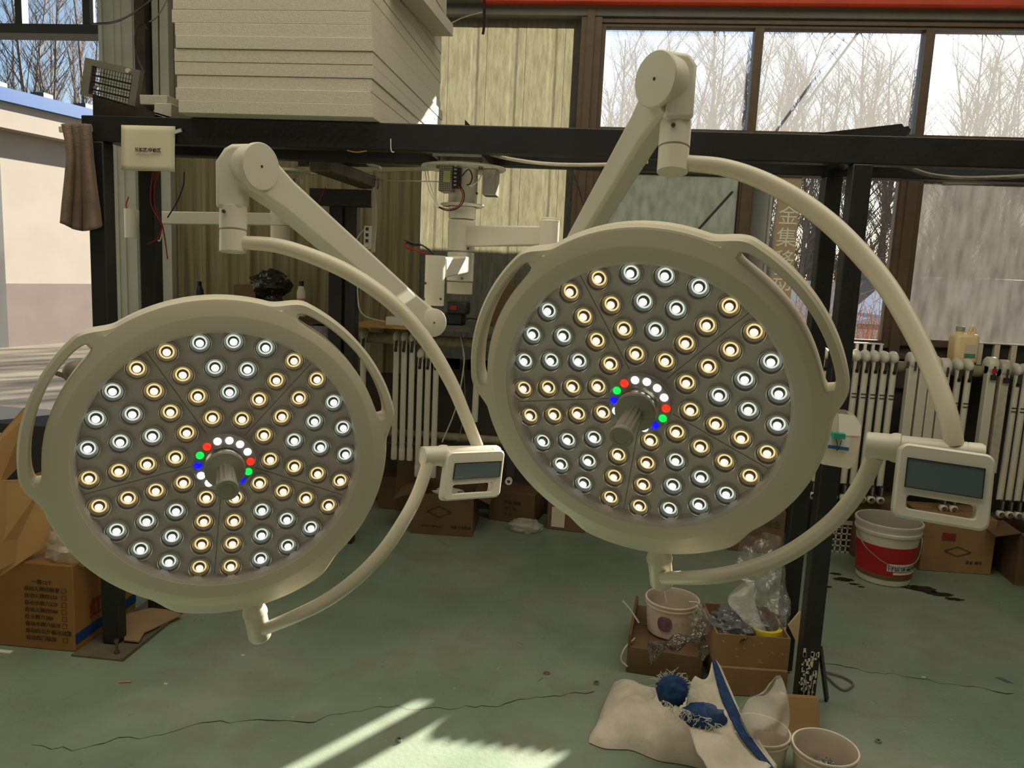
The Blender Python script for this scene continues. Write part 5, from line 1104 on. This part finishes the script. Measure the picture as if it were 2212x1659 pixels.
band(B1, 'red_band', o, .062, .225, mat('red_bucket_print', (168, 26, 32), .45)); band(B1, 'gold_band', o, .038, .060, mat('brown_gold_band', (104, 84, 50), .5))
for k, ch in enumerate('特级保温材料'):
    a = math.radians(262+k*13); d_ = V(math.cos(a), math.sin(a), 0); text('character', ch, .034, o+d_*(rb(.1)+.0025)+V(0, 0, .10)+V(math.sin(a), -math.cos(a), 0)*.017, V(-math.sin(a), math.cos(a), 0), V(0, 0, 1), blackm, B1, .0006)
band(B1, 'white_patch', o, .092, .135, whitem, 255, 345, .0018)
band(B1, 'white_patch', o, .074, .088, whitem, 268, 338, .0018)
wire('handle', [o+V(-.172, -.0, .285), o+V(-.14, -.10, .20), o+V(-.02, -.175, .13), o+V(.10, -.145, .15), o+V(.165, -.05, .22), o+V(.175, .0, .285)], .003, alu, B1, 8)

# low box, upper open box, pails, bags near the near post
lowb = onZ(1352, 1452); A_, B_ = V(lowb.x, lowb.y, 0), onZ(1515, 1478)
LBX, P0, ex, ey, W_ = carton('cardboard_box', 'low worn cardboard box holding the pale pail and black film', A_, B_, .42, .115, card_dk, False)
mb = MB(); p = P0+V(0, 0, .115); q = [p, p+ex*.012, p+ex*.012+ey*.40, p+ey*.40]; mb.hexa(q+[v+V(0, 0, .05) for v in q]); obj('raised_side', mb, card_dk, LBX, smooth=0)
pc = PD(1452, 1352, 3.02); pc = onZ(1450, 1378, .115)+V(0, .06, 0); pc.z = .118
P1_, o = bucket('round_pail', 'pale pink round pail with a purple printed spot, standing on the low box', pc, .098, .110, .150, pail_m, pail_in)
mb = MB(); a0 = math.radians(250); rows = []
for i in range(9):
    r = .030*math.sin(math.pi*i/8)**.6 if 0 < i < 8 else .002; z = .072+.033*math.cos(math.pi*i/8)
    rows.append([V(o.x+(.1045+z*.06)*math.cos(a0+s*r/.105), o.y+(.1045+z*.06)*math.sin(a0+s*r/.105), o.z+z) for s in (-1, -.5, 0, .5, 1)])
mb.grid(rows); obj('printed_spot', mb, mat('purple_print', (120, 84, 100), .6, nscale=30, namt=.5), P1_, smooth=60)
for k in range(4):
    a = math.radians(275+k*13); d_ = V(math.cos(a), math.sin(a), 0); text('print', '|||', .018, o+d_*.113+V(0, 0, .075)+V(math.sin(a), -math.cos(a), 0)*.007, V(-math.sin(a), math.cos(a), 0), V(0, 0, 1), mat('pink_ink', (170, 130, 120), .7), P1_)
A_, B_ = onZ(1545, 1500), onZ(1716, 1513); A_ = V(A_.x, A_.y, 0); B_ = V(.824, B_.y, 0)
_, P0, ex, ey, W_ = carton('cardboard_box', 'closed cardboard box at the bottom, under the open box beside the post', A_, B_, .27, .118, card)
UB, Q0, ex, ey, W_ = carton('cardboard_box', 'open cardboard box full of film, stacked on the closed box beside the post', A_-ex*.012+ey*.01, B_-ex*.0+ey*.01, .29, .128, card, True, z0=.119)
random.seed(3); mb = MB()
for k in range(11): a = Q0+ex*random.uniform(.02, W_-.03)+V(0, 0, random.uniform(.02, .12))-ey*.0015; mb.bar(a, a+ex*.008-V(0, 0, .006), .0008, .0012)
obj('scratch', mb, paper, UB, smooth=0, kind='stuff')
zt = .247
def crumple(name, pts, lab, m, amp=.03, fr=7, seed=1, res=26, cat='plastic bag', thick=0):
    """pts: list of (left, right) 3-D edge points from bottom to top"""
    rows = []; n = len(pts)
    L = crom([p[0] for p in pts], 8); R = crom([p[1] for p in pts], 8)
    for i, (a, b) in enumerate(zip(L, R)):
        row = []
        for j in range(res+1):
            u = j/res; p = a.lerp(b, u); k = math.sin(math.pi*u)**.5 if 0 < u < 1 else 0
            row.append(p+V(mnoise.noise(p*fr+V(seed, 0, 0))*amp*.6, -(.35+.65*k)*amp*(mnoise.noise(p*fr*1.7+V(0, seed, 0))*2.2)-k*amp, mnoise.noise(p*fr+V(0, 0, seed))*amp*.8))
        rows.append(row)
    back = [[V(p.x, 2*((r[0].y+r[-1].y)/2)-p.y+.01, p.z) for p in r] for r in rows]
    mb = MB(); mb.grid(rows); mb.grid(back); return tag(obj(name, mb, m, smooth=22), lab, cat)
dz = lambda x, y, d: PD(x, y, d)
crumple('tall_clear_bag', [(dz(1632, 1378, 3.08), dz(1702, 1375, 3.08)), (dz(1622, 1330, 3.10), dz(1703, 1325, 3.1)), (dz(1606, 1265, 3.12), dz(1700, 1255, 3.1)), (dz(1598, 1205, 3.13), dz(1695, 1195, 3.12)), (dz(1602, 1168, 3.14), dz(1680, 1162, 3.12))], 'tall glossy clear plastic bag standing up from the open box', clearfilm, .055, 9, 2, 34)
crumple('fan_clear_bag', [(dz(1632, 1362, 3.0), dz(1652, 1362, 3.0)), (dz(1598, 1335, 3.02), dz(1640, 1330, 3.02)), (dz(1574, 1305, 3.04), dz(1630, 1290, 3.04)), (dz(1606, 1268, 3.05), dz(1628, 1262, 3.05))], 'fan-shaped milky film piece leaning out of the open box', milkyfilm, .02, 10, 7, 16)
mb = MB(); c = Q0+ex*.11+ey*.12; mb.blob((c.x, c.y, zt-.01), .11, .11, .065, 34, 20, .42, 5, 3); tag(obj('grey_film_bag', mb, clear_mat('grey_crumpled_film', tint=(.5, .53, .56), gloss=.14, rough=.12, haze=.35, hazecol=(.30, .33, .36), bump=1.2, bscale=22), smooth=20), 'dark grey crumpled plastic film heaped in the open box', 'plastic bag')
c = PD(1665, 1372, 2.96); mb = MB(); rows = []
for i in range(15):
    a = math.radians(190+i*160/14); rows.append([V(c.x+.062*math.cos(a), c.y+.08+.05*math.sin(a), z) for z in (.225, .262)]+[V(c.x+.045*math.cos(a), c.y+.08+.035*math.sin(a), z) for z in (.262, .225)])
mb.grid(rows, close_u=True); tag(obj('tape_roll', mb, yellowm, smooth=40), 'bright yellow half ring lying in the open box', 'tape')
# black film bundle over the low box
mb = MB(); P = crom([PD(1408, 1408, 2.93), PD(1430, 1395, 2.93), PD(1462, 1388, 2.92), PD(1495, 1378, 2.93), PD(1518, 1368, 2.94)], 8); n = len(P); rows = []
for i, p in enumerate(P):
    rr = .034*(.75+.35*math.sin(i*.5)); rows.append([p+V(0, math.cos(t)*rr, math.sin(t)*rr*.75)*(1+.5*mnoise.noise(p*30+V(math.cos(t)*2, math.sin(t)*2, 0))) if False else p+V(mnoise.noise(p*25+V(t, 0, 0))*.012, math.cos(t)*rr*(1+.5*mnoise.noise(p*26+V(math.cos(t)*2, math.sin(t)*2, 0))), math.sin(t)*rr*.75*(1+.5*mnoise.noise(p*22+V(math.cos(t)*2, math.sin(t)*2, 5)))) for t in [2*math.pi*j/18 for j in range(18)]])
mb.grid(rows, close_u=True)
mb.prism([PD(x, y, 2.90) for x, y in ((1400, 1388), (1416, 1392), (1440, 1400), (1420, 1420), (1407, 1436), (1400, 1412))], V(0, .02, 0))
mb.prism([PD(x, y, 2.92) for x, y in ((1512, 1368), (1522, 1364), (1535, 1405), (1520, 1428), (1508, 1425))], V(0, .02, 0))
tag(obj('black_film_bundle', mb, clear_mat('brown_black_film', tint=(.25, .22, .18), gloss=.22, rough=.12, haze=.4, hazecol=(.16, .13, .09), bump=1.4, bscale=30), smooth=20), 'twisted shiny black film bundle lying across the low box', 'plastic bag')
mb = MB(); c = PD(1515, 1330, 3.1); mb.blob((c.x, c.y, c.z-.03), .04, .05, .06, 18, 12, .5, 6, 2); tag(obj('small_film_wad', mb, clearfilm, smooth=20), 'small clear film wad squeezed between the pail and the open box', 'plastic bag')
for pts, lab in (([(1355, 1440), (1342, 1425), (1350, 1400), (1372, 1378)], 'pale strap curling beside the low box'), ([(1380, 1345), (1362, 1318), (1345, 1298)], 'pale plastic strap sticking up behind the low box'), ([(1440, 1300), (1437, 1285), (1434, 1268)], 'pale strap standing behind the pail under the lamp stub'), ([(1488, 1300), (1510, 1305), (1530, 1340)], 'clear strap arching behind the pail')):
    tag(wire('plastic_strap', [PD(x, y, 3.15) for x, y in pts], .004, dusty_white), lab, 'strap')
a = [onY(x, y, 3.0) for x, y in ((1703, 1352), (1728, 1322), (1738, 1330), (1738, 1395), (1726, 1400))]; mb = MB(); mb.prism(a, V(.0, .012, 0)); tag(obj('wood_board', mb, woodp, smooth=0), 'pale plywood piece leaning between the open box and the posts', 'board')
# flat cardboard behind the pails
a = [onZ(1700, 1590), onZ(1776, 1594)]; mb = MB(); b0, b1 = V(a[0].x-.05, a[0].y+.02, 0), V(a[1].x, a[1].y+.02, 0); mb.hexa([b0, b1, b1+V(0, .02, 0), b0+V(0, .02, 0)]+[p+V(0, .06, .105) for p in (b0, b1, b1+V(0, .02, 0), b0+V(0, .02, 0))]); tag(obj('cardboard_sheet', mb, card, smooth=0), 'upright tan cardboard piece behind the two pale pails', 'cardboard')
# pails at the bottom
c = onZ(1640, 1568, .135); P2_, o = bucket('round_pail', 'pale pail with bubble wrap stuffed in it, beside the sack', (c.x, c.y-.02, .001), .082, .094, .135, mat('cream_pail', (212, 200, 172), .5, nscale=6, namt=.1), pail_in)
mb = MB(); rows = []
BW = [(1590, 1590, 1700, 1588), (1592, 1570, 1706, 1560), (1594, 1545, 1708, 1540), (1612, 1528, 1706, 1518), (1650, 1505, 1702, 1496), (1668, 1480, 1696, 1474), (1680, 1464, 1690, 1462)]
o2 = o
crumple('bubble_wrap', [(PD(x0, y0, 2.46), PD(x1, y1, 2.46)) for x0, y0, x1, y1 in BW], 'crumpled bubble wrap rising from the pail beside the sack', bubblem, .035, 9, 4, 26, 'bubble wrap')
c = onZ(1783, 1612, .135); P3_, o = bucket('round_pail', 'pale pail with metal washers in it, nearest to the viewer', (c.x, c.y, .001), .086, .100, .135, pail_m, pail_in)
wz = MB(); wz.lathe([(.0045, 0), (.011, 0), (.0115, .0008), (.0115, .0017), (.011, .0024), (.0045, .0024), (.0045, 0)], V(0, 0, 0), (0, 0, 1), 16)
w0 = None; random.seed(9)
for k in range(80):
    a = random.uniform(0, 6.28); r = .060*math.sqrt(random.random()); z = .016+.055*(k/80)*(1-.3*r/.06)
    if w0 is None: w0 = obj('washer', wz, zinc, origin=(0, 0, 0), smooth=40); w = w0
    else: w = w0.copy(); COL.objects.link(w)
    w.location = (o.x+.012+r*math.cos(a), o.y+.018+r*math.sin(a), z+.001); w.rotation_euler = (random.uniform(-.7, .7), random.uniform(-.7, .7), 0)
    tag(w, 'small zinc washer heaped in the nearest pale pail', 'washer', 'washers heaped in the nearest pail')
def floor_bit(px, py, kind, lab):
    c = onZ(px, py)
    if kind == 'washer': mb = MB(); mb.lathe([(.006, 0), (.014, 0), (.014, .003), (.006, .003), (.006, 0)], c, (0, 0, 1), 20); o = obj('floor_washer', mb, zinc, smooth=30); cat = 'washer'
    elif kind == 'nut': mb = MB(); mb.lathe([(.0055, 0), (.011, 0), (.011, .010), (.0055, .010), (.0055, 0)], c, (0, 0, 1), 12); o = obj('round_nut', mb, zinc, smooth=30); cat = 'nut'
    elif kind == 'pin': mb = MB(); mb.tube([c+V(-.008, -.014, .002), c+V(.006, .014, .002)], .0016, 6); o = obj('metal_pin', mb, zinc); cat = 'pin'
    elif kind == 'stub': mb = MB(); mb.tube([c+V(-.02, -.006, .004), c+V(.02, .006, .004)], .004, 8); o = obj('wood_stub', mb, wood); cat = 'stub'
    else: mb = MB(); mb.box(c.x-.007, c.x+.007, c.y-.003, c.y+.003, 0, .003); o = obj('plastic_scrap', mb, whitem); cat = 'scrap'
    tag(o, lab, cat)
floor_bit(1181, 1455, 'washer', 'lone flat washer on the open floor beside a thin pin'); floor_bit(1168, 1468, 'pin', 'thin metal pin on the floor beside the lone washer')
floor_bit(1288, 1478, 'nut', 'small round nut on the floor beside the sack corner'); floor_bit(1897, 1604, 'nut', 'small round nut on the bare floor past the washer pail'); floor_bit(862, 1601, 'nut', 'small pale nut at the edge of the sunlit floor patch')
floor_bit(270, 1475, 'stub', 'short wooden stub on the floor in front of the base plate'); floor_bit(358, 1478, 'scrap', 'tiny white scrap on the floor near the wooden stub'); floor_bit(1995, 1463, 'scrap', 'tiny white scrap lying on the floor crack'); floor_bit(525, 1416, 'scrap', 'tiny white scrap on the floor below the lower lamp')
c = onZ(2170, 1470); mb = MB(); mb.prism([c+V(-.03, .02, .0005), c+V(.0, .02, .0005), c+V(.025, -.02, .0005), c+V(-.005, -.015, .0005)], V(0, 0, .001)); tag(obj('blue_scrap', mb, mat('teal_scrap', (70, 100, 100), .6), smooth=0), 'flat bluish scrap on the floor near the crack', 'scrap')
c = onZ(10, 1408); mb = MB(); mb.box(c.x-.05, c.x+.03, c.y-.01, c.y+.01, 0, .003); tag(obj('paper_strip', mb, whitem, smooth=0), 'white paper strip on the floor before the printed box', 'paper')
tag(wire('floor_cable', [onZ(1776, 1450, .01), onZ(1800, 1475, .008), onZ(1822, 1490, .008), onZ(1838, 1484, .008), onZ(1842, 1475, .008), onZ(1820, 1462, .008), onZ(1780, 1450, .01)], .0045, grey_pl), 'pale looped cable lying at the foot of the black post', 'cable')

# woven sack with blue lining
SK = thing('woven_sack', 'dirty white woven sack with frayed blue lining slumped on the floor', 'sack', onZ(1450, 1590))
c00, c10, c11, c01 = onZ(1272, 1606), onZ(1668, 1700), onZ(1600, 1575), onZ(1325, 1478)
rows = []; nu, nv = 44, 30
for i in range(nv+1):
    v = i/nv; a = c00.lerp(c01, v); b = c10.lerp(c11, v); row = []
    for j in range(nu+1):
        u = j/nu; p = a.lerp(b, u); k = (math.sin(math.pi*min(1, max(0, u)))**.38)*(math.sin(math.pi*v)**.38) if 0 < u < 1 and 0 < v < 1 else 0
        ridge = math.exp(-((v-.55+.25*u)/.22)**2)
        n = mnoise.noise(V(p.x*6, p.y*6, 3))*.03+abs(mnoise.noise(V(p.x*3+p.y*9, p.y*4-p.x*6, 1)))*.035
        fold = abs(math.sin(v*7+u*3.2+2.5*mnoise.noise(V(u*2.2, v*2.2, 7)))); row.append(V(p.x+.012*mnoise.noise(V(u*5, v*5, 2)), p.y+.02*mnoise.noise(V(u*6, v*3, 9)), .004+k*(.070+.040*ridge+n+.022*fold+.03*math.exp(-((u-.12)/.12)**2)*v)))
    rows.append(row)
mb = MB(); mb.grid(rows); mb.grid([[V(p.x, p.y, .002) for p in r] for r in (rows[0], rows[-1])]); obj('sack_body', mb, sackm, SK, smooth=70)
# raised flap: tent like fold
Lf = [PD(1668, 1672, 2.30), PD(1598, 1590, 2.40), PD(1555, 1500, 2.52), PD(1537, 1425, 2.60)]
Lb = [PD(1545, 1690, 2.22), PD(1500, 1610, 2.34), PD(1482, 1530, 2.50), PD(1502, 1458, 2.60)]
def sheet(A, B, name, m, par, amp=.012, seed=1, n=16, bulge=.03, sag=V(0, -1, 0)):
    A = crom(A, 8); B = crom(B, 8); rows = []
    for a, b in zip(A, B): rows.append([a.lerp(b, j/n)+sag*(bulge*math.sin(math.pi*j/n))+V(0, 1, .5)*(amp*mnoise.noise(a.lerp(b, j/n)*14+V(seed, 0, 0))) for j in range(n+1)])
    mb = MB(); mb.grid(rows); o = obj(name, mb, m, par, smooth=80); s = o.modifiers.new('thick', 'SOLIDIFY'); s.thickness = .004; s.offset = 0; return o
sheet(Lf, Lb, 'raised_flap', sackm, SK, .035, 3, 18, .035)
Lm = [PD(1672, 1660, 2.34), PD(1618, 1585, 2.42), PD(1578, 1500, 2.52), PD(1545, 1424, 2.60)]
Lo = [PD(1678, 1655, 2.38), PD(1640, 1600, 2.46), PD(1600, 1540, 2.55), PD(1556, 1440, 2.64)]
sheet(Lf, Lm, 'blue_lining', sackblue, SK, .006, 4, 8, .006); sheet(Lm, Lo, 'hem', sackm, SK, .006, 6, 6, .004)
mb = MB(); c = PD(1452, 1490, 2.50); mb.blob((c.x, c.y, c.z), .052, .05, .05, 24, 16, .25, 4, 2); c = PD(1520, 1540, 2.44); mb.blob((c.x, c.y, c.z-.01), .07, .05, .035, 20, 12, .3, 4, 5); obj('blue_mouth', mb, sackblue, SK, smooth=60)
random.seed(8); mb = MB()
for k in range(150):
    t = random.random()
    if k < 60: a = random.uniform(-.4, 3.6); b = PD(1452+34*math.cos(a), 1490-32*math.sin(a), 2.47); d = V(math.cos(a)*.022, random.uniform(-.02, .0), math.sin(a)*.022)
    else: b = PD(1432+t*115, 1512+t*52, 2.44-.05*t); d = V(random.uniform(-.03, .03), -.015, random.uniform(-.045, .012))
    L = random.uniform(.5, 1.3); mb.tube([b, b+d*.6*L, b+d*L+V(random.uniform(-.012, .012), 0, random.uniform(-.012, .008))], .0009, 3, cap=False)
obj('frayed_fibre', mb, fibre, SK, kind='stuff')
